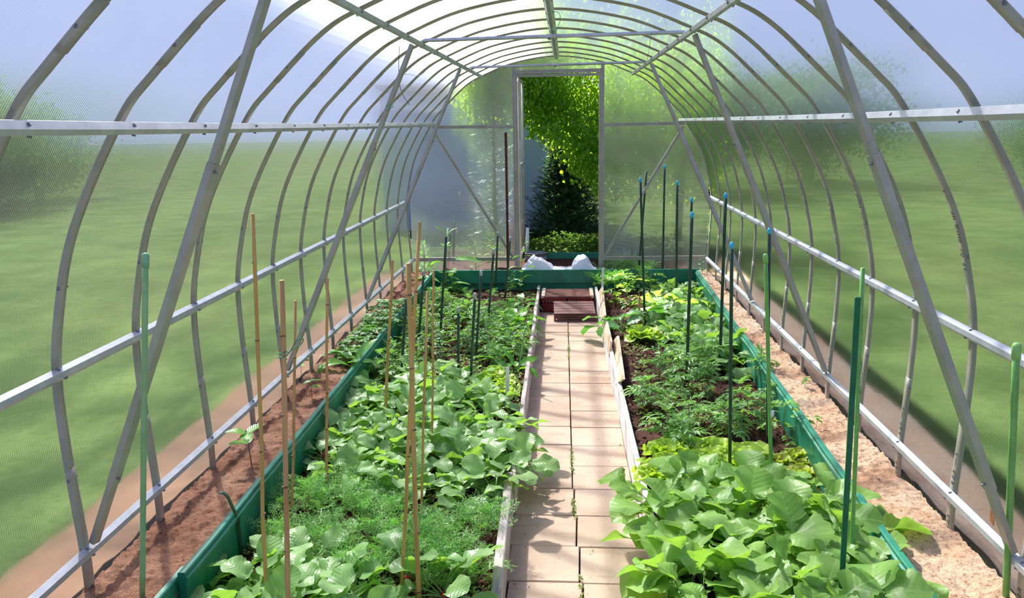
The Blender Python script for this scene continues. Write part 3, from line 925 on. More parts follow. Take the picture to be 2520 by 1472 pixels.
# ------------------------------------------------------------------ stakes
def stake(top, bot, zb, wpx, kind, label, group, zbase=None, ydrop=0.0):
    """top/bot: pixels of the visible ends, zb: height of the visible lower end"""
    B = Vector(onZ(bot[0], bot[1], zb))
    T = Vector(onY(top[0], top[1], B.y+ydrop))
    zbase = (ZS-.05) if zbase is None else zbase
    d = (B-T)
    if B.z > zbase: B = T+d*((T.z-zbase)/(T.z-B.z))
    mid = (T+B)/2
    r = wpx/2*float((np.array(T)-CAM)@CF)/F
    L = (T-B).length
    root = empty('bamboo_cane' if 'bamboo' in kind else 'plant_stake', B)
    tag(root, label, 'cane' if 'bamboo' in kind else 'stake', group)
    v = T-B
    if 'bamboo' in kind:
        m = MB(); nodes = []
        z = rnd.uniform(.05, .2)
        while z < L-.03: nodes.append(z); z += rnd.uniform(.16, .26)
        pts = [Vector((0, 0, 0))]; rad = [r]
        for z in nodes:
            wob = Vector((rnd.uniform(-1, 1), rnd.uniform(-1, 1), 0))*r*.35
            for dz, q in ((-.006, .98), (0, 1.16), (.006, .96)):
                pts.append(v*((z+dz)/L)+wob); rad.append(r*q*(1-.10*z/L))
        pts += [v]; rad += [r*.92]
        m.tube(pts, rad, 12)
        cane = link('cane', m.mesh('cane', kind), root)
        for z in nodes:
            p = v*(z/L); q = r*1.12*(1-.10*z/L)
            m = MB(); m.tube([p+v.normalized()*.001, p+v.normalized()*.005], [q*1.06, q*1.03], 12)
            o = link('node_ring', m.mesh('node_ring', 'bamboo node'), cane); o['label'] = 'dark joint ring'
    else:
        mat, cap = kind
        m = MB(); n = max(4, int(L/.15))
        if mat == 'green slat paint':
            R = v.to_track_quat('Z', 'X').to_matrix()
            m.box(v/2, (r*2, r*1.2, L), R, .002)
            link('slat', m.mesh('slat', mat, False), root)
        else:
            pts = []; rad = []
            for i in range(n+1):
                pts.append(v*(i/n)); rad.append(r)
                if 0 < i < n and 'dark' not in mat:
                    pts += [v*(i/n+.004/L), v*(i/n+.010/L)]; rad += [r*1.07, r]
            m.tube(pts, rad, 10)
            link('rod', m.mesh('rod', mat), root)
        if cap:
            u = v.normalized(); m = MB()
            hh = r*3.6
            if cap == 'blue cap': m.tube([v-u*r*2.0, v+u*r*.5, v+u*r*1.5, v+u*r*1.8], [r*1.2, r*1.22, r*.7, r*.15], 10)
            else: m.tube([v-u*hh*1.1, v-u*.001, v+u*r*.55, v+u*r*.8], [r*1.22, r*1.25, r*.9, r*.2], 10)
            o = link('cap', m.mesh('cap', cap), root); o['label'] = cap.replace('lime', 'lime green')+' on the top end'
    return root
GB = 'bamboo canes in the left bed'
stake((622, 526), (655, 1450), -.14, 11, 'golden bamboo', 'bamboo cane nearest the green board, leftmost of the tall canes', GB)
thick_cane = stake((693, 690), (707, 1472), -.10, 15, 'bamboo', 'thickest bamboo cane, with a green string loop tied round it', GB)
stake((727, 740), (718, 1292), -.25, 8, 'bamboo', 'short thin bamboo cane just right of the thick cane with string', GB)
stake((806, 685), (803, 1180), -.18, 8, 'bamboo', 'single bamboo cane rising from the left edge of the radish patch', GB)
stake((966, 640), (948, 1010), -.20, 8, 'golden bamboo', 'thin bamboo cane leaning beside the two crossed canes, on their left', GB)
stake((1005, 648), (1030, 1472), -.22, 14, 'golden bamboo', 'stout bamboo cane of the crossed pair, with a dark stained joint', GB)
stake((1033, 546), (988, 1455), -.24, 10, 'golden bamboo', 'tallest bamboo cane, leaning behind the stout stained cane', GB)
stake((1052, 718), (1036, 1278), -.25, 7, 'golden bamboo', 'thin bamboo cane right behind the crossed pair of canes', GB)
stake((1067, 666), (1063, 1090), -.17, 6, 'golden bamboo', 'slimmest bamboo cane, rightmost of all the canes', GB)
GD = 'thin dark green stakes in the left bed'
dk = ('dark green rod', 'grey cap'); dn = ('dark green rod', None)
stake((358, 628), (350, 1478), -.14, 15, ('light green rod', 'green cap'), 'thick pale green capped stake in the left sawdust, close up', 'plant stakes', ZW-.08)
stake((1118, 543), (1115, 672), -.20, 5, dn, 'slim dark stake without cap close to the left end panel', GD)
stake((1103, 564), (1093, 690), -.22, 5, ('light green rod', None), 'pale green stake carrying the tall leafy plant by the cross board', GD)
stake((1098, 583), (1083, 831), -.25, 6, dn, 'dark stake leaning in front of the tall leafy plant', GD)
stake((1225, 572), (1219, 722), -.25, 5, dk, 'grey capped dark stake left of the rusty pole, tall one at the back', GD)
stake((1256, 584), (1242, 742), -.25, 5, dk, 'grey capped dark stake just right of the rusty pole', GD)
stake((1215, 614), (1201, 800), -.25, 6, dk, 'grey capped dark stake with a small leafy plant at its tip', GD)
stake((1184, 667), (1171, 886), -.25, 6, dk, 'grey capped dark stake in the middle of the marigold rows', GD)
stake((1043, 668), (1029, 854), -.25, 6, dk, 'grey capped dark stake beside the slimmest bamboo cane', GD)
stake((1169, 723), (1158, 938), -.22, 7, dk, 'short dark stake wrapped with a bit of tape, beside the yellow lettuces', GD)
stake((1128, 757), (1128, 908), -.20, 7, dk, 'shortest capped dark stake, upright before the marigolds', GD)
stake((1000, 735), (987, 928), -.22, 7, dn, 'dark flat topped stake left of the crossed bamboo canes', GD)
stake((1292, 810), (1276, 909), -.25, 4, ('bright green rod', None), 'thin short green stick near the left path plank', GD)
GR_ = 'blue capped stakes in the right bed'
bc = ('dark green rod', 'blue cap')
stake((1576, 442), (1587, 795), -.25, 6, bc, 'blue capped stake crossing another one in front of the diagonal end brace', GR_)
stake((1591, 422), (1570, 690), -.22, 5, ('dark green rod', None), 'slim stake without blue cap crossing behind a capped one', GR_)
stake((1636, 410), (1631, 655), -.06, 5, bc, 'blue capped stake farthest back, standing by the right end panel', GR_)
stake((1667, 450), (1664, 735), -.20, 6, bc, 'blue capped stake upright among the back row leaves', GR_)
stake((1702, 491), (1698, 700), -.18, 6, bc, 'blue capped stake almost hidden behind a shorter capped stake', GR_)
stake((1703, 528), (1689, 950), -.24, 8, bc, 'blue capped stake standing over the big marigold plants', GR_)
stake((1786, 481), (1771, 905), -.22, 8, bc, 'tallest blue capped stake, leaning left at the bed middle', GR_)
stake((1893, 568), (1888, 1112), -.25, 8, bc, 'brownish blue capped stake touching a light green stake', GR_)
stake((1801, 603), (1796, 1140), -.17, 9, bc, 'blue capped stake in front, rising from the lettuces', GR_)
stake((1884, 628), (1898, 1165), -.16, 10, ('bright green rod', 'lime cap'), 'light green stake with white tape beside a blue capped stake', 'plant stakes')
stake((2111, 731), (2069, 1478), -.16, 14, ('green slat paint', None), 'flat dark green painted slat standing in the front radishes', 'plant stakes')
stake((2123, 660), (2095, 1388), -.16, 11, ('bright green rod', None), 'light green stake right behind the flat green slat', 'plant stakes')
stake((2502, 850), (2475, 1478), -.14, 18, ('bright green rod', 'lime cap'), 'thick light green stake with lime cap at the right wall, close up', 'plant stakes', ZW-.08)
stake((1573, 730), (1572, 797), -.25, 6, 'bamboo', 'short brown stick upright behind the single yellow lettuce', 'plant stakes')
def marker(top, bot, z, wpx, label):
    B = Vector(onZ(*bot, z)); T = Vector(onY(*top, B.y)); r = wpx/2*float((np.array(T)-CAM)@CF)/F
    m = MB(); v = T-B; v2 = Vector((v.x, v.y, v.z))
    m.box(v2/2, (2*r, .003, v.length), v.to_track_quat('Z', 'X').to_matrix(), .0006)
    m.box(v2*.98, (2.1*r, .0036, v.length*.06), v.to_track_quat('Z', 'X').to_matrix(), .0006)
    o = link('plant_label', m.mesh('plant_label', 'white plastic', False)); o.location = B
    return tag(o, label, 'plant label', 'white plant labels')
marker((1249, 905), (1249, 988), -.25, 9, 'white plastic plant label by the left path plank')
marker((1592, 716), (1592, 735), -.25, 8, 'small white plant label at the back of the right bed')
marker((1484, 660), (1482, 727), -.25, 6, 'slim white stick beside the dill at the right corner of the doorway')
# tape on the light green stake, green ties, wires
def wire(pts, r, mat, name, label, cat, group=None):
    P = [Vector(p) for p in pts]
    Q = [P[0]*2-P[1]]+P+[P[-1]*2-P[-2]]
    out = []
    for i in range(1, len(Q)-2):
        a, b, c, d = Q[i-1], Q[i], Q[i+1], Q[i+2]
        for j in range(7):
            t_ = j/7
            out.append(.5*((2*b)+(c-a)*t_+(2*a-5*b+4*c-d)*t_*t_+(3*b-a-3*c+d)*t_**3))
    out.append(Q[-2])
    m = MB(); m.tube(out, r, 5)
    return tag(link(name, m.mesh(name, mat)), label, cat, group)
yc = thick_cane.location.y
def W_(px, py, y): return onY(px, py, y)
cx = onY(695, 885, yc)
ring = [(cx[0]+.012*math.cos(a)*1.1, cx[1]+.012*math.sin(a), cx[2]+.002*a) for a in [i*.8 for i in range(17)]]
wire(ring+[tuple(W_(712, 868, yc-.02)), tuple(W_(730, 838, yc-.02)), tuple(W_(746, 834, yc)), tuple(W_(740, 848, yc+.01)), tuple(W_(716, 862, yc-.01)), tuple(W_(706, 876, yc-.015))], .0016, 'green string', 'string', 'green string looped round the thick bamboo cane', 'string')
wire([W_(1005, 0, 4.9), W_(985, 90, 4.9), W_(982, 190, 4.9), W_(990, 230, 4.92), W_(1008, 258, 4.95)], .0018, 'wire', 'wire', 'thin wire dangling along the middle left brace', 'wire', 'thin wires')
wire([W_(985, 186, 4.9), W_(1005, 182, 4.9), W_(1030, 186, 4.88), W_(1050, 170, 4.86), W_(1068, 130, 4.9), W_(1095, 90, 4.95), W_(1140, 0, 5.0)], .0012, 'wire', 'wire', 'thin wire looping from the left brace up to the roof', 'wire', 'thin wires')
wire([W_(1070, 28, 5.0), W_(1045, 55, 5.05), W_(1031, 95, 5.1), W_(1038, 118, 5.1), W_(1052, 126, 5.1), W_(1066, 122, 5.05)], .0012, 'wire', 'wire', 'thin curl of wire at the left end of the nearer tie bar', 'wire', 'thin wires')
wire([W_(1357, 66, 4.4), W_(1345, 40, 4.4), W_(1352, 30, 4.42), W_(1372, 30, 4.42), W_(1379, 45, 4.4), W_(1372, 66, 4.4), W_(1357, 73, 4.4), W_(1364, 78, 4.4), W_(1374, 70, 4.4)], .0014, 'green string', 'string', 'green string knotted round the ridge rail', 'string')
wire([W_(950, 262, 4.86), W_(960, 256, 4.83), W_(968, 262, 4.86), W_(958, 268, 4.84), W_(949, 275, 4.86)], .0016, 'green string', 'string', 'green string knotted on the middle left brace', 'string')
wire([W_(1604, 79, 4.99), W_(1602, 84, 4.975), W_(1600, 105, 4.98), W_(1592, 150, 5.0)], .001, 'wire', 'wire', 'thin wire hanging from the right of the nearer tie bar', 'wire', 'thin wires')
wire([W_(1755, 238, 4.6), W_(1750, 260, 4.62), W_(1756, 285, 4.6), W_(1754, 308, 4.62)], .001, 'wire', 'wire', 'pale thread hanging off the middle right brace', 'wire', 'thin wires')
def band(px, py, y, r, h, mat, parent_label, name):
    c = Vector(onY(px, py, y)); m = MB(); m.tube([(0, 0, -h/2), (0, 0, h/2)], r, 12)
    o = link(name, m.mesh(name, mat)); o.location = c
    return o
_st = next(o for o in COL.objects if o.get('label', '').startswith('light green stake with white tape'))
_m = MB(); _v = Vector(onY(1899, 1018, _st.location.y))-_st.location
_m.tube([_v-Vector((0, 0, .012)), _v+Vector((0, 0, .012))], 5.9*float((np.array(_v+_st.location)-CAM)@CF)/F, 12)
link('tape', _m.mesh('tape', 'white plastic'), _st)['label'] = 'white tape wrapped round'
for px, py, yy, L, lab in ((1131, 478, D, .055, 'pale dry leaf stuck on the left end panel, upper one'), (1124, 568, D, .06, 'pale dry leaf stuck on the left end panel, lower one')):
    c = Vector(onY(px, py, yy)); m = MB()
    leaf_pts = [(-.010, 0, -L/2), (.004, -.004, -L/2), (.012, 0, 0), (.006, -.004, L/2), (-.006, 0, L/2), (-.012, -.005, .004)]
    m.add([(x, y, z) for x, y, z in leaf_pts]+[(x, y+.002, z) for x, y, z in leaf_pts], [(0, 1, 2, 3, 4, 5), (11, 10, 9, 8, 7, 6)]+[(i, (i+1) % 6+0, (i+1) % 6+6, i+6) for i in range(6)])
    o = link('dry_leaf', m.mesh('dry_leaf', 'dry leaf', False)); o.location = c
    tag(o, lab, 'leaf')
c = Vector(onX(2443, 1270, 1.498)); m = MB()
m.add([(0, -.012, -.03), (-.004, .008, -.02), (-.004, .012, .02), (0, -.004, .032), (.002, -.012, -.03), (.002, .008, -.02), (.002, .012, .02), (.002, -.004, .032)], [(0, 1, 2, 3), (7, 6, 5, 4), (0, 4, 5, 1), (1, 5, 6, 2), (2, 6, 7, 3), (3, 7, 4, 0)])
o = link('dry_leaf', m.mesh('dry_leaf', 'brown leaf', False)); o.location = c
tag(o, 'small brown dry leaf stuck low on the right wall', 'leaf')
# a bent green strip lying over the left board
pb = Vector((GLx(3.05), 3.05, -.065))
m = MB()
fr = []
for i in range(12):
    t_ = i/11
    p = Vector((pb.x+.022+ -.09*max(0, t_-.45)**1.0*1.2, pb.y-.02*t_, -.24+.24*min(1, t_/.75)+(.02*math.sin(max(0, t_-.7)*5))))
    fr.append((p, Vector((0, 1, 0)), Vector((.8, 0, .5)).normalized()))
m.sweep(fr, [(-.011, 0), (.011, 0), (.011, .002), (-.011, .002)])
tag(link('green_strip', m.mesh('green_strip', 'dark green rod')), 'bent dark green strip hooked over the left green board', 'strip')

# ------------------------------------------------------------------ leaf shapes
def leaf(m, R, o, L, w, shape='ovate', bend=.6, fold=.25, ripple=.0, teeth=0, nu=4, nv=8, seed=0, tf=38.0):
    """strip along +Y of the local frame, drooping in -Z as it goes; R maps local->plant"""
    vs = []; uv = []
    rr = random.Random(seed)
    ph = rr.uniform(0, 6)
    y = 0.0; z = 0.0; ang = 0.0
    pts = []
    for j in range(nv+1):
        t_ = j/nv
        pts.append((y, z, ang))
        ang = bend*(t_**1.1)
        y += L/nv*math.cos(ang); z -= L/nv*math.sin(ang)
    for j in range(nv+1):
        t_ = j/nv
        if shape == 'ovate': ww = math.sin(PI*min(1, t_**.8))**.8
        elif shape == 'round': ww = math.sqrt(max(0, 1-(2*t_-1)**2))*(1.0 if t_ > .5 else .94)
        elif shape == 'lyrate':
            lobe = math.exp(-((t_-.34)/.07)**2)*.36+math.exp(-((t_-.18)/.05)**2)*.18
            tt = max(0, (t_-.42)/.58)
            ww = max(.035, lobe, math.sqrt(max(0, 1-((tt-.52)/.53)**2)) if tt > 0 else 0)
        elif shape == 'obovate':
            ww = max(.05, math.sqrt(max(0, 1-((t_-.60)/.43)**2))**.9 if t_ > .18 else .09+.4*max(0, t_-.10))
        elif shape == 'lance': ww = max(.02, math.sin(PI*t_**.9)**1.1)
        else: ww = 1
        if t_ == 1: ww = min(ww, .12)
        y_, z_, a_ = pts[j]
        for i in range(nu+1):
            u = 2*i/nu-1
            edge = abs(u)
            tz = teeth*(.5+.5*math.sin(t_*tf+u*2+ph)+.18*math.sin(t_*17+u*3))*edge**3 if teeth else 0
            x = u*w/2*ww*(1-tz)
            zz = z_+abs(u)*w/2*ww*fold+ripple*w*math.sin(t_*13+ph+u*1.7)*edge*edge*ww+ripple*.35*w*math.sin(t_*7+u*4+ph)*ww
            p = Vector((x, y_, zz))
            vs.append(o+R@p); uv.append((u*max(.25, ww), t_))
    n = nu+1
    m.add(vs, [(j*n+i, j*n+i+1, (j+1)*n+i+1, (j+1)*n+i) for j in range(nv) for i in range(nu)], uv)
def Rz(a): return Matrix.Rotation(a, 3, 'Z')
def Rx(a): return Matrix.Rotation(a, 3, 'X')
def Ry(a): return Matrix.Rotation(a, 3, 'Y')

def stalk(m, o, az, lift, L, r, bend=.4, n=5):
    """arched petiole; returns end point, end lift"""
    pts = []; p = Vector(o); a = lift
    for i in range(n+1):
        pts.append(p.copy())
        p = p+Vector((-math.sin(az)*math.cos(a), math.cos(az)*math.cos(a), math.sin(a)))*(L/n)
        a -= bend/n
    m.tube(pts, [r*(1-.5*i/n) for i in range(n+1)], 5)
    return pts[-1], a

PROTO = {}
def make_proto(name, foliage, stems, leaf_mat, stem_mat='plant stem', cat='plant', extra=None):
    root = empty(name, (0, 0, -50))
    root['category'] = cat
    link('foliage', foliage.mesh('foliage', leaf_mat), root)
    if stems and stems.f: link('stem', stems.mesh('stem', stem_mat), root)
    if extra:
        for nm, mb, mt in extra: link(nm, mb.mesh(nm, mt), root)
    return root

def radish_like(seed, nleaf, stalkL, leafL, leafW, lean=(.5, 1.25), shape='obovate', teeth=.12, ripple=.05, root_=False, nu=6, nv=11):
    r = random.Random(seed); fo = MB(); st = MB()
    for i in range(nleaf):
        az = 2.4*i+r.uniform(-.5, .5)
        lift = lean[1]-(lean[1]-lean[0])*(1-i/max(1, nleaf-1))+r.uniform(-.15, .15)
        L = stalkL*r.uniform(.7, 1.15)
        e, a = stalk(st, (r.uniform(-.006, .006), r.uniform(-.006, .006), 0), az, lift, L, .0032, .55)
        R = Rz(az) @ Rx(a+r.uniform(-.1, .25)) @ Ry(r.uniform(-.55, .55))
        s = r.uniform(.75, 1.2)
        leaf(fo, R, e-R@Vector((0, leafL*s*.05, 0)), leafL*s, leafW*s, shape, r.uniform(.4, 1.3), r.uniform(.0, .45), ripple, teeth, nu, nv, r.random(), 3.1*nv)
    ex = None
    if root_:
        m = MB(); m.tube([(0, 0, -.02), (0, 0, .0), (0, 0, .015), (0, 0, .022)], [.008, .014, .012, .004], 10)
        ex = [('radish_root', m, 'radish root')]
    return fo, st, ex

def dill_like(seed, nf, h, mat=None, fine=1.0):
    r = random.Random(seed); fo = MB(); st = MB()
    st.tube([(0, 0, 0), (r.uniform(-.01, .01), r.uniform(-.01, .01), h*.6)], [.002, .001], 4)
    for i in range(nf):
        az = 2.4*i+r.uniform(-.4, .4); lift = r.uniform(.35, 1.35)
        L = h*r.uniform(.6, 1.05)
        o = Vector((0, 0, h*r.uniform(.05, .4)))
        p = o.copy(); a = lift
        steps = 9
        for j in range(steps):
            d = Vector((-math.sin(az)*math.cos(a), math.cos(az)*math.cos(a), math.sin(a)))
            q = p+d*(L/steps)
            w = .0013
            sd = d.cross(Vector((0, 0, 1))); sd = sd.normalized() if sd.length > 1e-4 else Vector((1, 0, 0))
            up = sd.cross(d).normalized()
            fo.add([p-sd*w, p+sd*w, q+sd*w, q-sd*w], [(0, 1, 2, 3)])
            if j > 1:
                ln = L*.34*(1-abs(j/steps-.55))*fine
                for s in (-1, 1):
                    dd = (d*.55+sd*s*.8+up*r.uniform(-.35, .5)).normalized()
                    e = p+dd*ln
                    fo.add([p-d*.0017, p+d*.0017, e], [(0, 1, 2)])
                    for kk in (.35, .6, .8):
                        b0 = p+dd*ln*kk
                        for s2 in (-1, 1):
                            d2 = (dd*.6+d*s2*.7+up*r.uniform(-.6, .6)).normalized()
                            e2 = b0+d2*ln*.36
                            fo.add([b0-dd*.0017, b0+dd*.0017, e2], [(0, 1, 2)])
            p = q; a -= r.uniform(.02, .12)
    return fo, st, None

def pinnate(fo, R, o, L, nl, lw, ll, droop=.5, seed=0, shape='lance', nu=2, nv=4):
    r = random.Random(seed)
    ang = 0; y = 0; z = 0
    for j in range(nl):
        t_ = (j+.6)/nl
        ang = droop*t_
        y += L/nl*math.cos(ang); z -= L/nl*math.sin(ang)
        c = Vector((0, y, z))
        prof = .55+.45*math.sin(PI*min(1, t_*1.05))
        for s in (-1, 1):
            R2 = R @ Rx(-ang) @ Rz(-s*(1.05-.35*t_)) @ Rx(r.uniform(-.25, .25)) @ Ry(r.uniform(-.4, .4))
            leaf(fo, R2, o+R@c, ll*prof, lw*prof, shape, r.uniform(.1, .6), .3, 0, 0, nu, nv, r.random())
    R2 = R @ Rx(-ang)
    leaf(fo, R2, o+R@Vector((0, y, z)), ll*.9, lw*.95, shape, .3, .3, 0, 0, nu, nv, r.random())
    # rachis
    w = .0012
    fo.add([o+R@Vector((-w, 0, 0)), o+R@Vector((w, 0, 0)), o+R@Vector((w, y, z)), o+R@Vector((-w, y, z))], [(0, 1, 2, 3)])

def marigold_like(seed, h, leafL, nl=6, tiers=5, lw=.010, ll=.035):
    r = random.Random(seed); fo = MB(); st = MB()
    st.tube([(0, 0, 0), (r.uniform(-.01, .01), r.uniform(-.01, .01), h*.55), (r.uniform(-.015, .015), r.uniform(-.015, .015), h)], [.0035, .003, .0015], 6)
    for k in range(tiers):
        z = h*(.22+.74*k/(tiers-1))
        base = r.uniform(0, PI)+k*1.57
        for s in range(2 if k < tiers-1 else 4):
            az = base+PI*s*(1 if k < tiers-1 else .5)+r.uniform(-.3, .3)
            lift = r.uniform(.2, .7)+(.5 if k == tiers-1 else 0)
            sc = (1.0 if k < tiers-1 else .7)*r.uniform(.75, 1.15)*(.75+.4*math.sin(PI*(k+.5)/tiers))
            R = Rz(az) @ Rx(lift) @ Ry(r.uniform(-.3, .3))
            pinnate(fo, R, Vector((0, 0, z)), leafL*sc, nl, lw*sc, ll*sc, r.uniform(.5, 1.2), r.random())
    return fo, st, None

def lettuce_like(seed, R_, nleaf=16, h=.10):
    r = random.Random(seed); fo = MB()
    for i in range(nleaf):
        t_ = i/nleaf
        az = 2.4*i; lift = .25+1.0*t_
        R = Rz(az) @ Rx(lift) @ Ry(r.uniform(-.2, .2))
        L = R_*(1.1-.45*t_)
        leaf(fo, R, Vector((0, 0, .008)), L*r.uniform(.85, 1.1), L*.95, 'obovate', r.uniform(.3, .9), .35, .16, .10, 10, 10, r.random())
    return fo, None, None

def upright_like(seed, h, tiers, leafL, leafW, shape='ovate', per=2, teeth=.1):
    r = random.Random(seed); fo = MB(); st = MB()
    bx, by = r.uniform(-.03, .03), r.uniform(-.02, .02)
    st.tube([(0, 0, 0), (bx*.4, by*.4, h*.5), (bx, by, h)], [.0045, .0035, .0018], 6)
    for k in range(tiers):
        t_ = .12+.88*k/(tiers-1); z = h*t_
        c = Vector((bx*t_, by*t_, z))
        base = k*1.57+r.uniform(-.3, .3)
        for s in range(per):
            az = base+2*PI*s/per
            sc = (1-.55*max(0, t_-.5)*1.6)*r.uniform(.7, 1.15)
            lift = r.uniform(-.1, .6)+(.4 if t_ > .9 else 0)
            e, a = stalk(st, c, az, lift+.2, leafL*.25*sc, .0014, .2, 2)
            R = Rz(az) @ Rx(lift) @ Ry(r.uniform(-.3, .3))
            leaf(fo, R, e, leafL*sc, leafW*sc, shape, r.uniform(.3, 1.0), .25, .02, teeth, 4, 7, r.random())
    return fo, st, None

def tomato_like(seed, h, n=6, L=.15):
    r = random.Random(seed); fo = MB(); st = MB()
    st.tube([(0, 0, 0), (.01, 0, h*.5), (r.uniform(-.02, .02), r.uniform(-.02, .02), h)], [.005, .004, .002], 6)
    for k in range(n):
        z = h*(.2+.78*k/(n-1)); az = 2.4*k+r.uniform(-.3, .3)
        R = Rz(az) @ Rx(r.uniform(.15, .7)) @ Ry(r.uniform(-.25, .25))
        pinnate(fo, R, Vector((0, 0, z)), L*r.uniform(.7, 1.1), 4, .030, .058, r.uniform(.6, 1.2), r.random(), 'ovate', 4, 6)
    return fo, st, None

def trifoliate(seed, n, stalkL, leafL):
    r = random.Random(seed); fo = MB(); st = MB()
    for i in range(n):
        az = 2.4*i+r.uniform(-.4, .4)
        e, a = stalk(st, (0, 0, 0), az, r.uniform(.5, 1.3), stalkL*r.uniform(.6, 1.1), .0018, .5, 4)
        for da in (-1.15, 0, 1.15):
            R = Rz(az-da) @ Rx(a*.3+r.uniform(-.1, .2)) @ Ry(r.uniform(-.2, .2))
            leaf(fo, R, e, leafL*r.uniform(.8, 1.1), leafL*.8, 'ovate', r.uniform(.2, .7), .3, .03, .16, 4, 7, r.random())
    return fo, st, None

def seedling(seed, h, leafL, n=4):
    r = random.Random(seed); fo = MB(); st = MB()
    st.tube([(0, 0, 0), (.004, .003, h)], [.0018, .0012], 5)
    for i in range(n):
        az = 1.7*i+r.uniform(-.4, .4)
        R = Rz(az) @ Rx(r.uniform(-.1, .6))
        leaf(fo, R, Vector((.004, .003, h*(1 if i < 3 else .7))), leafL*r.uniform(.7, 1.1), leafL*.62, 'ovate', r.uniform(.3, .9), .2, .03, .1, 4, 6, r.random())
    return fo, st, None

def kinds(key, name, maker, n, mats, cat='plant'):
    PROTO[key] = []
    for i in range(n):
        fo, st, ex = maker(i)
        PROTO[key].append(make_proto(name, fo, st, mats[0], mats[1], cat, ex))
kinds('mustard', 'radish_plant', lambda i: radish_like(100+i, 8, .13, .185, .155, (.55, 1.35), 'lyrate', .13, .085, False, 8, 20), 6, ('mustard leaf', 'plant stem'))
kinds('radish', 'radish_plant', lambda i: radish_like(200+i, 9, .085, .115, .080, (.45, 1.25), 'obovate', .10, .075, True, 6, 14), 6, ('radish leaf', 'plant stem'))
kinds('kohlrabi', 'kohlrabi_plant', lambda i: radish_like(260+i, 9, .14, .15, .13, (.15, 1.1), 'round', .15, .05), 3, ('cabbage leaf', 'plant stem'))
kinds('dill', 'dill_plant', lambda i: dill_like(300+i, 8, .13), 5, ('dill leaf', 'plant stem'))
kinds('marigold', 'marigold_plant', lambda i: marigold_like(400+i, .12, .090, 5, 5, .017, .046), 5, ('marigold leaf', 'red stem'))
kinds('bigmarigold', 'marigold_plant', lambda i: marigold_like(430+i, .24, .13, 6, 7, .021, .062), 4, ('marigold leaf', 'red stem'))
kinds('lettuce', 'lettuce_head', lambda i: lettuce_like(500+i, .11), 4, ('lettuce leaf', None), 'lettuce')
kinds('bronzelettuce', 'lettuce_head', lambda i: lettuce_like(520+i, .10), 2, ('bronze lettuce leaf', None), 'lettuce')
kinds('mint', 'mint_plant', lambda i: upright_like(600+i, .36, 8, .095, .045, 'ovate', 2), 3, ('mint leaf', 'plant stem'))
kinds('pepper', 'leafy_plant', lambda i: upright_like(640+i, .40, 5, .20, .10, 'ovate', 2, .15), 2, ('mint leaf', 'plant stem'))
kinds('tomato', 'tomato_plant', lambda i: tomato_like(700+i, .26), 4, ('tomato leaf', 'plant stem'))
kinds('spinach', 'spinach_plant', lambda i: radish_like(800+i, 8, .04, .13, .055, (.4, 1.3), 'ovate', 0, .04), 3, ('spinach leaf', 'plant stem'))
kinds('strawberry', 'strawberry_plant', lambda i: trifoliate(900+i, 12, .11, .055), 4, ('strawberry leaf', 'plant stem'))
kinds('seedling', 'seedling', lambda i: seedling(950+i, .10, .06, 5), 3, ('spinach leaf', 'red stem'))

def place(key, x, y, z, label, group, sc=1.0, tilt=.12, az=None):
    src = rnd.choice(PROTO[key])
    return copy_tree(src, (x, y, z), (rnd.uniform(-tilt, tilt), rnd.uniform(-tilt, tilt), rnd.uniform(0, 6.28) if az is None else az), sc, label, group)
def inside(poly, x, y):
    c = False; n = len(poly)
    for i in range(n):
        (x0, y0), (x1, y1) = poly[i], poly[(i+1) % n]
        if (y0 > y) != (y1 > y) and x < (x1-x0)*(y-y0)/(y1-y0)+x0: c = not c
    return c
def scatter(key, poly_px, zpl, n, dmin, label, group, sc=(.85, 1.15), z=ZS, tilt=.15, clampx=None):
    P = [tuple(onZ(px, py, zpl)[:2]) for px, py in poly_px]
    xs = [p[0] for p in P]; ys = [p[1] for p in P]
    pts = []; tries = 0
    while len(pts) < n and tries < n*80:
        tries += 1
        x, y = rnd.uniform(min(xs), max(xs)), rnd.uniform(min(ys), max(ys))
        if not inside(P, x, y): continue
        if clampx and not (clampx[0](y) < x < clampx[1](y)): continue
        if any((x-a)**2+(y-b)**2 < dmin*dmin for a, b in pts): continue
        pts.append((x, y))
        place(key, x, y, z+rnd.uniform(-.008, .006), label, group, rnd.uniform(*sc), tilt)
    return pts
LB = (lambda y: GLx(y)+.04, lambda y: CLx(y)-.03)
RB = (lambda y: CRx(y)+.03, lambda y: GRx(y)-.04)
ALLP = {}
# left bed
scatter('radish', [(400, 1540), (500, 1400), (640, 1350), (800, 1345), (880, 1420), (900, 1560)], -.14, 34, .085, 'radish plant in the front corner of the left bed, behind the green board', 'radishes at the front of the left bed', (1.0, 1.35), clampx=LB)
for px, py, lab in ((1000, 1400, 'single radish plant between the front bamboo canes'), (1095, 1440, 'single radish plant right of the stout bamboo cane, leaves drooping')):
    p = onZ(px, py, -.20); place('radish', p[0], p[1], ZS, lab, None, 1.35)
scatter('dill', [(640, 1320), (690, 1215), (760, 1170), (960, 1175), (1060, 1225), (1225, 1255), (1190, 1400), (1090, 1430), (980, 1400), (880, 1420), (800, 1345)], -.19, 62, .062, 'feathery dill plant in the patch before the left radishes', 'dill in the left bed', (.8, 1.25), clampx=LB)
scatter('radish', [(735, 1010), (880, 945), (1010, 900), (1130, 900), (1265, 985), (1290, 1165), (1190, 1215), (1060, 1180), (980, 1165), (800, 1165), (710, 1120)], -.15, 95, .075, 'radish plant with rounded pale green leaves in the left middle patch', 'radishes in the middle of the left bed', (.9, 1.25), clampx=(LB[0], lambda y: CLx(y)-.015))
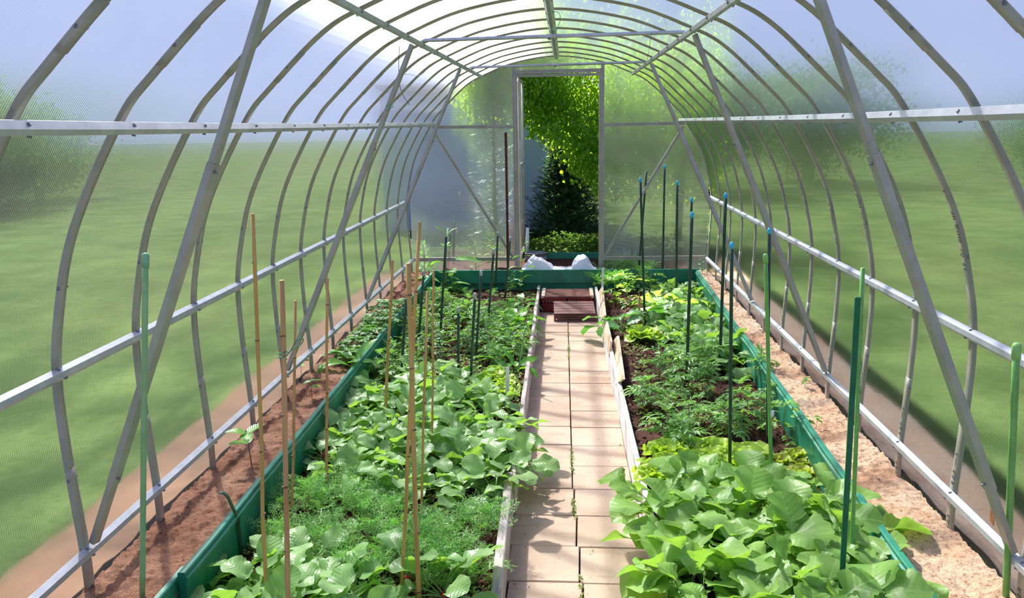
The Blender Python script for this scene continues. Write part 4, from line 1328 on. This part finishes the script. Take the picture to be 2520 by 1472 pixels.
scatter('lettuce', [(1175, 915), (1225, 890), (1260, 925), (1240, 985), (1190, 960)], -.19, 9, .085, 'yellow green lettuce beside the white plant label', 'lettuces in the left bed', (.75, 1.0), clampx=LB)
scatter('marigold', [(900, 925), (985, 790), (1050, 715), (1180, 735), (1240, 770), (1180, 800), (1180, 850), (1060, 850), (990, 905)], -.17, 50, .08, 'young marigold plant in the left bed among the dark stakes', 'marigolds in the left bed', (.9, 1.3), clampx=LB)
scatter('marigold', [(1200, 790), (1300, 775), (1295, 830), (1250, 870), (1200, 860)], -.17, 15, .075, 'marigold plant in the group nearest the left path plank', 'marigolds by the left path plank', (.8, 1.15), clampx=LB)
scatter('dill', [(1040, 705), (1090, 685), (1200, 690), (1300, 700), (1180, 730)], -.21, 22, .05, 'small feathery seedling near the cross board', 'feathery seedlings at the back of the left bed', (.5, .8), clampx=LB)
scatter('spinach', [(1190, 750), (1290, 735), (1310, 780), (1230, 800)], -.20, 7, .11, 'spinach plant with upright glossy leaves by the left path plank', 'spinach in the left bed', (.9, 1.4), clampx=LB)
for px, py, lab in ((1225, 880, 'broad leaved young plant above the yellow lettuces'), (1270, 900, 'pale leaved young plant nearest the white plant label')):
    p = onZ(px, py, -.22); place('spinach', p[0], p[1], ZS, lab, None, 1.2)
for key, px, py, z, sc, lab in (('pepper', 1098, 700, ZS, 1.4, 'tall leafy plant on a pale stake before the left end panel'), ('mint', 1045, 668, -.13, .8, 'bushy green plant at the far left corner of the bed'), ('mint', 1172, 668, -.11, .75, 'small mint behind the cross board, left of the rusty pole'), ('mint', 1215, 668, -.11, 1.0, 'mint with its tip on a grey capped stake'), ('mint', 1281, 690, ZS+.02, 1.25, 'tall mint in front of the cross board by the doorway'), ('mint', 1256, 690, ZS, .55, 'low mint left of the tall mint by the doorway'), ('tomato', 1110, 705, ZS, .7, 'small yellowish plant at the foot of the cross board'), ('seedling', 1270, 712, ZS, .9, 'pale seedling on bare soil before the cross board')):
    p = onZ(px, py, z)
    if z < -.2 and p[1] > 8.38: p = onY(px, py, 8.38)
    place(key, p[0], p[1], z, lab, None, sc, .05)
# left sawdust strip
for px, py, sc, key, lab in ((868, 905, 1.5, 'spinach', 'upright broad leaved plant in the left sawdust by the wall'), (620, 1150, 1.6, 'seedling', 'lone seedling in the left sawdust behind a bamboo cane'), (768, 985, 1.1, 'seedling', 'small seedling in the left sawdust before the radishes'), (742, 930, 1.0, 'seedling', 'small seedling close to the left bottom rail'), (790, 930, .8, 'seedling', 'round leaved seedling behind a bamboo cane in the sawdust')):
    p = onZ(px, py, ZW); place(key, p[0], p[1], ZW, lab, None, sc, .06)
scatter('strawberry', [(770, 895), (840, 830), (960, 755), (985, 770), (900, 850), (850, 900)], ZW, 24, .085, 'leafy strawberry plant in the left sawdust strip', 'strawberries in the left sawdust strip', (.8, 1.2), ZW, clampx=(lambda y: -1.36, lambda y: GLx(y)-.05))
# right bed
scatter('mustard', [(1600, 1190), (1760, 1175), (1990, 1165), (2090, 1210), (2190, 1330), (2330, 1560), (1600, 1560), (1590, 1400)], -.12, 62, .085, 'radish plant with big toothed green leaves in the front right patch', 'big radishes at the front of the right bed', (.85, 1.2), clampx=(lambda y: CRx(y)+.05, lambda y: GRx(y)-.05))
scatter('lettuce', [(1615, 1140), (1660, 1085), (1760, 1100), (1850, 1110), (1850, 1160), (1610, 1180)], -.20, 17, .09, 'yellow green frilly lettuce behind the front right radishes', 'lettuces across the right bed', (1.1, 1.4), clampx=RB)
scatter('bronzelettuce', [(1885, 1125), (1990, 1105), (2010, 1150), (1880, 1165)], -.20, 6, .09, 'bronze tinged lettuce near the right green board', 'bronze lettuces in the right bed', (.8, 1.0), clampx=RB)
p = onZ(1585, 822, -.2); place('lettuce', p[0], p[1], ZS, 'single bright yellow green lettuce on bare soil in the right bed', None, 1.55, .03)
BM = [(1622, 925), (1672, 900), (1730, 905), (1650, 985), (1598, 1000), (1690, 960), (1745, 960), (1580, 985), (1640, 1025), (1700, 1060), (1640, 1080), (1672, 1095), (1790, 1050), (1845, 1050), (1870, 940), (1900, 1000), (1820, 1010), (1760, 900), (1800, 1075), (1715, 1030)]
for i, (px, py) in enumerate(BM):
    p = onZ(px, py, -.22)
    place('bigmarigold', p[0], p[1], ZS, 'marigold plant with feathery leaves in the middle of the right bed', 'marigolds in the right bed', rnd.uniform(.62, .85) if py > 960 else rnd.uniform(.8, 1.0), .1)
scatter('radish', [(1660, 820), (1700, 765), (1790, 745), (1850, 800), (1890, 880), (1830, 890), (1740, 880)], -.16, 46, .085, 'radish plant in the middle right patch along the green board', 'radishes in the middle of the right bed', (1.0, 1.35), clampx=(RB[0], lambda y: GRx(y)-.09))
scatter('radish', [(1600, 745), (1640, 690), (1720, 680), (1790, 740), (1700, 775), (1640, 790)], -.18, 42, .10, 'radish plant in the back of the right bed', 'radishes at the back of the right bed', (.8, 1.15), clampx=RB)
scatter('dill', [(1455, 690), (1500, 672), (1600, 672), (1600, 700), (1480, 712)], -.19, 26, .07, 'tall dill in the back corner of the right bed by the doorway', 'dill at the back of the right bed', (1.5, 2.1), clampx=RB)
for px, py, sc, key, lab in ((1545, 745, 1.1, 'tomato', 'tomato plant before the dill in the right bed'), (1515, 745, 1.0, 'tomato', 'tomato plant beside the slim white stick'), (1575, 790, 1.0, 'tomato', 'tomato plant tied to the short brown stick'), (1600, 720, .9, 'tomato', 'yellowing tomato plant behind the crossed stakes'), (1505, 805, 1.0, 'kohlrabi', 'broad leaved plant drooping over the path edge by the crates'), (1530, 815, 0.9, 'kohlrabi', 'broad leaved plant left of the single yellow lettuce'), (1640, 790, 1.1, 'kohlrabi', 'broad leaved plant behind the single yellow lettuce'), (1930, 1085, .85, 'tomato', 'lone tomato seedling against the right green board'), (1655, 672, .9, 'mint', 'bushy plant at the far right before the end panel')):
    p = onZ(px, py, -.24); place(key, p[0], p[1], ZS, lab, None, sc, .06)
for px, py, lab in ((1980, 955, 'small seedling in the right sawdust near the wall'), (2008, 1055, 'small yellowish seedling in the right sawdust by the hole')):
    p = onZ(px, py, ZW); place('seedling', p[0], p[1], ZW, lab, None, .6, .1)
for px, py, lab in ((1728, 675, 'sprig beside the far end of the right green board'),):
    p = onZ(px, py, ZW); place('mint', p[0], p[1], ZW, lab, None, .5, .1)
# prototypes were only sources for the copies
for lst in PROTO.values():
    for r in lst:
        for c in list(r.children): bpy.data.objects.remove(c)
        bpy.data.objects.remove(r)

# weeds: uncountable tiny cover on the soil and in the slab joints
def weeds(xa, xb, n, label, dens):
    m = MB(); c = 0
    while c < n:
        y = 2.2+6.2*rnd.random()**1.25; x = rnd.uniform(xa(y), xb(y))
        if fbm(x*1.3, y*1.3, 5.0, 3, 1.6) < dens: continue
        c += 1
        z = ZS+.008+.014*fbm(x, y, 3.1, 4, 7.0)
        for k in range(rnd.randint(3, 6)):
            az = rnd.uniform(0, 6.28); L = rnd.uniform(.010, .026); lift = rnd.uniform(.0, .9)
            d = Vector((math.cos(az)*math.cos(lift), math.sin(az)*math.cos(lift), math.sin(lift)))
            sd = Vector((-math.sin(az), math.cos(az), 0))*L*.28
            p = Vector((x, y, z)); q = p+d*L
            mdl = p+d*L*.55+Vector((0, 0, .002))
            m.add([p, mdl+sd, q, mdl-sd], [(0, 1, 2, 3)])
    tag(link('weeds', m.mesh('weeds', 'weed leaf', False)), label, 'weeds', None, 'stuff')
weeds(lambda y: GLx(y)+.03, lambda y: CLx(y)-.03, 5200, 'tiny weeds sprouting over the soil of the left bed', -.15)
weeds(lambda y: CRx(y)+.03, lambda y: GRx(y)-.03, 1800, 'tiny weeds sprouting over the soil of the right bed', .1)
m = MB()
for i in range(420):
    y = rnd.uniform(2.6, 7.4); jx = .108-.0045*(y-5.4) if y > 3.9 else .1148+(3.9-y)*.030
    if noise.noise(Vector((y*2.2, 0, 4))) < .05: continue
    for k in range(4):
        az = rnd.uniform(0, 6.28); L = rnd.uniform(.006, .014)
        p = Vector((jx+rnd.uniform(-.006, .006), y, ZP+.001)); d = Vector((math.cos(az), math.sin(az), rnd.uniform(.3, 1)))*L
        sd = Vector((-math.sin(az), math.cos(az), 0))*L*.3
        m.add([p, p+d*.5+sd, p+d, p+d*.5-sd], [(0, 1, 2, 3)])
tag(link('moss_tufts', m.mesh('moss_tufts', 'weed leaf', False)), 'green tufts growing in the joint between the paving slabs', 'moss', None, 'stuff')
m = MB()
for i in range(190):   # crumbs spilled on the path
    y = rnd.uniform(2.7, 7.5); x = rnd.choice((rnd.gauss(.35, .05), rnd.gauss(-.12, .04), rnd.uniform(-.15, .4)))
    if not -.16 < x < .40: continue
    r_ = rnd.uniform(.0008, .0022)
    m.box((x, y, ZP+r_*.6), (r_*2, r_*1.6, r_*1.3), Rz(rnd.uniform(0, 3)))
tag(link('soil_crumbs', m.mesh('soil_crumbs', 'dark soil', False)), 'dark crumbs of soil scattered on the paving slabs', 'crumbs', None, 'stuff')
def clods(xa, xb, zc, n, rmax, mat, label):
    m = MB(); m.smooth = False
    for i in range(n):
        y = 2.2+6.3*rnd.random()**1.2; x = rnd.uniform(xa(y), xb(y)); r_ = rnd.uniform(.003, rmax)
        z = zc+.4*r_
        R = Rz(rnd.uniform(0, 6)) @ Rx(rnd.uniform(0, 3))
        vs = []
        for d in ((1, 0, 0), (-1, 0, 0), (0, 1, 0), (0, -1, 0), (0, 0, 1), (0, 0, -1)):
            vs.append(Vector((x, y, z))+R@(Vector(d)*r_*rnd.uniform(.6, 1.2)))
        m.add(vs, [(0, 2, 4), (2, 1, 4), (1, 3, 4), (3, 0, 4), (2, 0, 5), (1, 2, 5), (3, 1, 5), (0, 3, 5)])
    tag(link('clods', m.mesh('clods', mat, False)), label, 'clods', None, 'stuff')
clods(lambda y: GLx(y)+.03, lambda y: CLx(y)-.03, ZS, 5000, .012, 'dark soil', 'small dark clods over the left bed')
clods(lambda y: CRx(y)+.03, lambda y: GRx(y)-.03, ZS, 5000, .012, 'dark soil', 'small dark clods over the right bed')

# ------------------------------------------------------------------ outside
def crown_mesh(n, rx, ry, rz, size, mat, seed, hang=.8, shell=.5, name='crown', flat=0.0):
    r = random.Random(seed); m = MB()
    clusters = []
    for i in range(60):
        a = r.uniform(0, 6.28); cz = r.uniform(-1, 1); q = math.sqrt(1-cz*cz)*r.uniform(shell, 1)
        clusters.append(Vector((rx*q*math.cos(a), ry*q*math.sin(a), rz*cz*r.uniform(shell, 1))))
    for i in range(n):
        c = r.choice(clusters)
        p = c+Vector((r.gauss(0, rx*.15), r.gauss(0, ry*.15), r.gauss(0, rz*.17)))
        L = size*r.uniform(.7, 1.25); w = L*.72
        az = r.uniform(0, 6.28)
        lift = -hang*1.3+r.gauss(0, .45)
        d = Vector((math.cos(az)*math.cos(lift), math.sin(az)*math.cos(lift), math.sin(lift)))
        sd = d.cross(Vector((r.uniform(-1, 1), r.uniform(-1, 1), r.uniform(-.4, 1))));
        if sd.length < 1e-3: continue
        sd.normalize(); nn = sd.cross(d)
        a, b = p+d*L*.35+sd*w*.5+nn*w*.1, p+d*L*.35-sd*w*.5+nn*w*.1
        m.add([p, a, p+d*L, b], [(0, 1, 2), (0, 2, 3)])
    return m.mesh(name, mat, False)
birch = empty('birch_tree', (1.3, 11.2, ZL)); tag(birch, 'bright backlit leafy tree hanging over the view through the doorway', 'tree')
def hanging_crown(n, seed):
    r = random.Random(seed); m = MB()
    strands = []
    for i in range(1300):
        x = r.uniform(-2.5, .65); y = r.uniform(-.4, .3)
        xw = x+1.3
        low = .17+(1.35 if xw < -.6 else 1.35-.45*(xw+.6)/.6 if xw < 0 else .9-.45*xw/.4 if xw < .4 else .4)+.22*noise.noise(Vector((x*2.6, y*2, 7)))
        strands.append((x, y, low+abs(r.gauss(0, .45)) if r.random() < .8 else r.uniform(low, 1.9), r.uniform(.4, .9)))
    for i in range(n):
        x, y, z0, ln = r.choice(strands)
        if r.random() < .35: z0 += r.uniform(0, .9)
        t_ = r.random()
        p = Vector((x+r.gauss(0, .08), y+r.gauss(0, .08), z0+ln*t_))
        L = .058*r.uniform(.65, 1.25); w = L*.8
        az = r.uniform(0, 6.28); lift = -1.0+r.gauss(0, .5)
        d = Vector((math.cos(az)*math.cos(lift), math.sin(az)*math.cos(lift), math.sin(lift)))
        sd = d.cross(Vector((r.uniform(-1, 1), r.uniform(-1, 1), r.uniform(-.4, 1))))
        if sd.length < 1e-3: continue
        sd.normalize(); nn = sd.cross(d)
        a, b = p+d*L*.35+sd*w*.5+nn*w*.1, p+d*L*.35-sd*w*.5+nn*w*.1
        m.add([p, a, p+d*L, b], [(0, 1, 2), (0, 2, 3)])
    return m.mesh('crown', 'birch leaf', False)
o = link('crown', hanging_crown(32000, 5), birch)
m = MB(); m.tube([(.25, .35, 0), (.3, .35, 1.2), (.2, .3, 2.2), (.0, .2, 2.8)], [.05, .045, .03, .01], 10)
for a in range(9):
    z = 1.0+.16*a; az = 2.4*a
    m.tube([(.28, .33, z), (.1+.5*math.cos(az), .3+.3*math.sin(az), z+.45), (-.1+1.1*math.cos(az), .2+.5*math.sin(az), z+.35)], [.03, .02, .006], 6)
link('trunk', m.mesh('trunk', 'bark'), birch)
def conifer_me(n, h, r0, seed):
    r = random.Random(seed); m = MB()
    for i in range(n):
        t_ = r.random()**1.15; z = h*t_
        rr = r0*(1-t_)**.8*(.80+.30*noise.noise(Vector((i*.37, t_*6, seed))))*r.uniform(.08, 1.1)
        az = r.uniform(0, 6.28)
        p = Vector((rr*math.cos(az), rr*math.sin(az), z+.03))
        L = r.uniform(.05, .12)
        d = Vector((math.cos(az)*r.uniform(.3, 1), math.sin(az)*r.uniform(.3, 1), r.uniform(-.2, .8))).normalized()
        sd = d.cross(Vector((r.uniform(-.5, .5), r.uniform(-.5, .5), 1))).normalized()
        for s in (-1, 0, 1):
            dd = (d+sd*s*.6).normalized()
            q = p+dd*L*(1 if s == 0 else .7)
            w = sd*.010 if s == 0 else d*.009
            m.add([p-w*.5, p+dd*L*.5-w, q, p+dd*L*.5+w], [(0, 1, 2, 3)])
    return m.mesh('crown', 'conifer needle', False)
con = empty('conifer_bush', (.09, 11.85, ZL)); tag(con, 'dark bushy conifer growing outside straight behind the doorway', 'bush')
link('crown', conifer_me(11000, 1.55, .68, 3), con)
m = MB(); m.tube([(0, 0, 0), (0, 0, 1.3)], [.03, .006], 8); link('trunk', m.mesh('trunk', 'bark'), con)
sp = empty('spruce_tree', (-.82, 11.1, ZL)); tag(sp, 'spruce with thin branches at the left edge of the doorway view', 'tree')
link('crown', conifer_me(1500, 2.5, .45, 8), sp)
m = MB(); m.tube([(0, 0, 0), (0, 0, 2.4)], [.03, .006], 8); link('trunk', m.mesh('trunk', 'bark'), sp)
# low undergrowth at its foot
under = link('undergrowth', crown_mesh(2600, 1.3, .5, .16, .05, 'hedge leaf', 21, .1, .1, 'undergrowth'))
under.location = (.25, 10.4, ZL+.10); tag(under, 'low bright undergrowth around the foot of the conifer outside', 'undergrowth', None, 'stuff')
# house behind the left end panel
root = empty('shed', (-1.34, 13.8, ZL)); tag(root, 'dark blue grey shed wall outside behind the left end panel', 'shed')
m = MB(); m.box((0, 0, .98), (2.52, 2, 1.96)); link('wall', m.mesh('wall', 'house wall', False), root)
m = MB(); m.smooth = False; m.box((0, 0, 2.02), (2.6, 2.2, .06), Rx(-.06), .01); link('roof', m.mesh('roof', 'roofing'), root)
# hedge trees around
tree_me = crown_mesh(9000, 1.6, 1.6, 1.1, .10, 'hedge leaf', 31, .4, .35)
tm = MB(); tm.tube([(0, 0, 0), (0, 0, 2.2)], [.12, .06], 8); trunk_me = tm.mesh('trunk', 'bark')
spots = [(6.0, 22.0, 1.2), (2.6, 19.5, 1.2)]
spots += [(10.6+rnd.uniform(-.6, .6)+(.8 if i % 2 else 0), -1+i*2.7, rnd.uniform(.70, .95)) for i in range(9)]
spots += [(-11.2+rnd.uniform(-.5, .5)-(.8 if i % 2 else 0), -1+i*2.9, rnd.uniform(.85, 1.1)) for i in range(8)]
spots += [(-15.5+rnd.uniform(-.5, .5), .5+i*3.6, rnd.uniform(1.2, 1.5)) for i in range(7)]
for i, (x, y, s) in enumerate(spots):
    root = empty('garden_tree', (x, y, ZL), rnd.uniform(0, 6)); root.scale = (s, s, s)
    root.scale = (s*1.05, s*1.05, s)
    tag(root, 'leafy garden tree blurred behind the %s greenhouse wall' % ('left' if x < 0 else 'right'), 'tree', 'garden trees beyond the %s wall' % ('left' if x < 0 else 'right'))
    o = link('crown', tree_me, root); o.location = (0, 0, 1.35)
    link('trunk', trunk_me, root)

# ------------------------------------------------------------------ light
SUN = Vector((-.46, .80, 1.0)).normalized()
li = bpy.data.lights.new('sun', 'SUN'); li.energy = 18.0; li.angle = math.radians(1.6); li.color = (1.0, .95, .90)
lo = bpy.data.objects.new('sun', li); COL.objects.link(lo)
lo.rotation_euler = (-SUN).to_track_quat('-Z', 'Y').to_euler()
w = bpy.data.worlds.new('sky'); SC.world = w
w.use_nodes = True
nt = w.node_tree; nt.nodes.clear()
out = nt.nodes.new('ShaderNodeOutputWorld'); bg = nt.nodes.new('ShaderNodeBackground')
tc = nt.nodes.new('ShaderNodeTexCoord'); nz = nt.nodes.new('ShaderNodeTexNoise')
nz.inputs['Scale'].default_value = 2.2; nz.inputs['Detail'].default_value = 5.0
nt.links.new(tc.outputs['Generated'], nz.inputs['Vector'])
rp = nt.nodes.new('ShaderNodeValToRGB'); rp.color_ramp.elements[0].position = .50; rp.color_ramp.elements[1].position = .78
rp.color_ramp.elements[1].color = (.8, .8, .8, 1)
nt.links.new(nz.outputs[0], rp.inputs[0])
sp_ = nt.nodes.new('ShaderNodeSeparateXYZ'); nt.links.new(tc.outputs['Generated'], sp_.inputs[0])
gr = nt.nodes.new('ShaderNodeValToRGB'); e = gr.color_ramp.elements
e[0].position = .0; e[0].color = (.50, .59, .90, 1); e[1].position = .75; e[1].color = (.32, .40, .82, 1)
e.new(.25).color = (.40, .50, .90, 1)
nt.links.new(sp_.outputs[2], gr.inputs[0])
mx = nt.nodes.new('ShaderNodeMix'); mx.data_type = 'RGBA'
nt.links.new(rp.outputs[0], mx.inputs[0]); nt.links.new(gr.outputs[0], mx.inputs[6]); mx.inputs[7].default_value = (1.0, 1.02, 1.06, 1)
nt.links.new(mx.outputs[2], bg.inputs['Color']); bg.inputs['Strength'].default_value = .65
nt.links.new(bg.outputs[0], out.inputs['Surface'])

# ------------------------------------------------------------------ render look
vs_ = SC.view_settings
vs_.view_transform = 'Standard'; vs_.look = 'None'; vs_.gamma = 1.0; vs_.use_curve_mapping = False
vs_.exposure = .55
cy = SC.cycles
cy.max_bounces = 7; cy.diffuse_bounces = 3; cy.glossy_bounces = 3; cy.transmission_bounces = 5; cy.transparent_max_bounces = 10
cy.use_adaptive_sampling = True; cy.adaptive_threshold = .02
cy.use_denoising = True
cy.sample_clamp_indirect = 6.0
cy.caustics_reflective = False; cy.caustics_refractive = True
cy.blur_glossy = .5
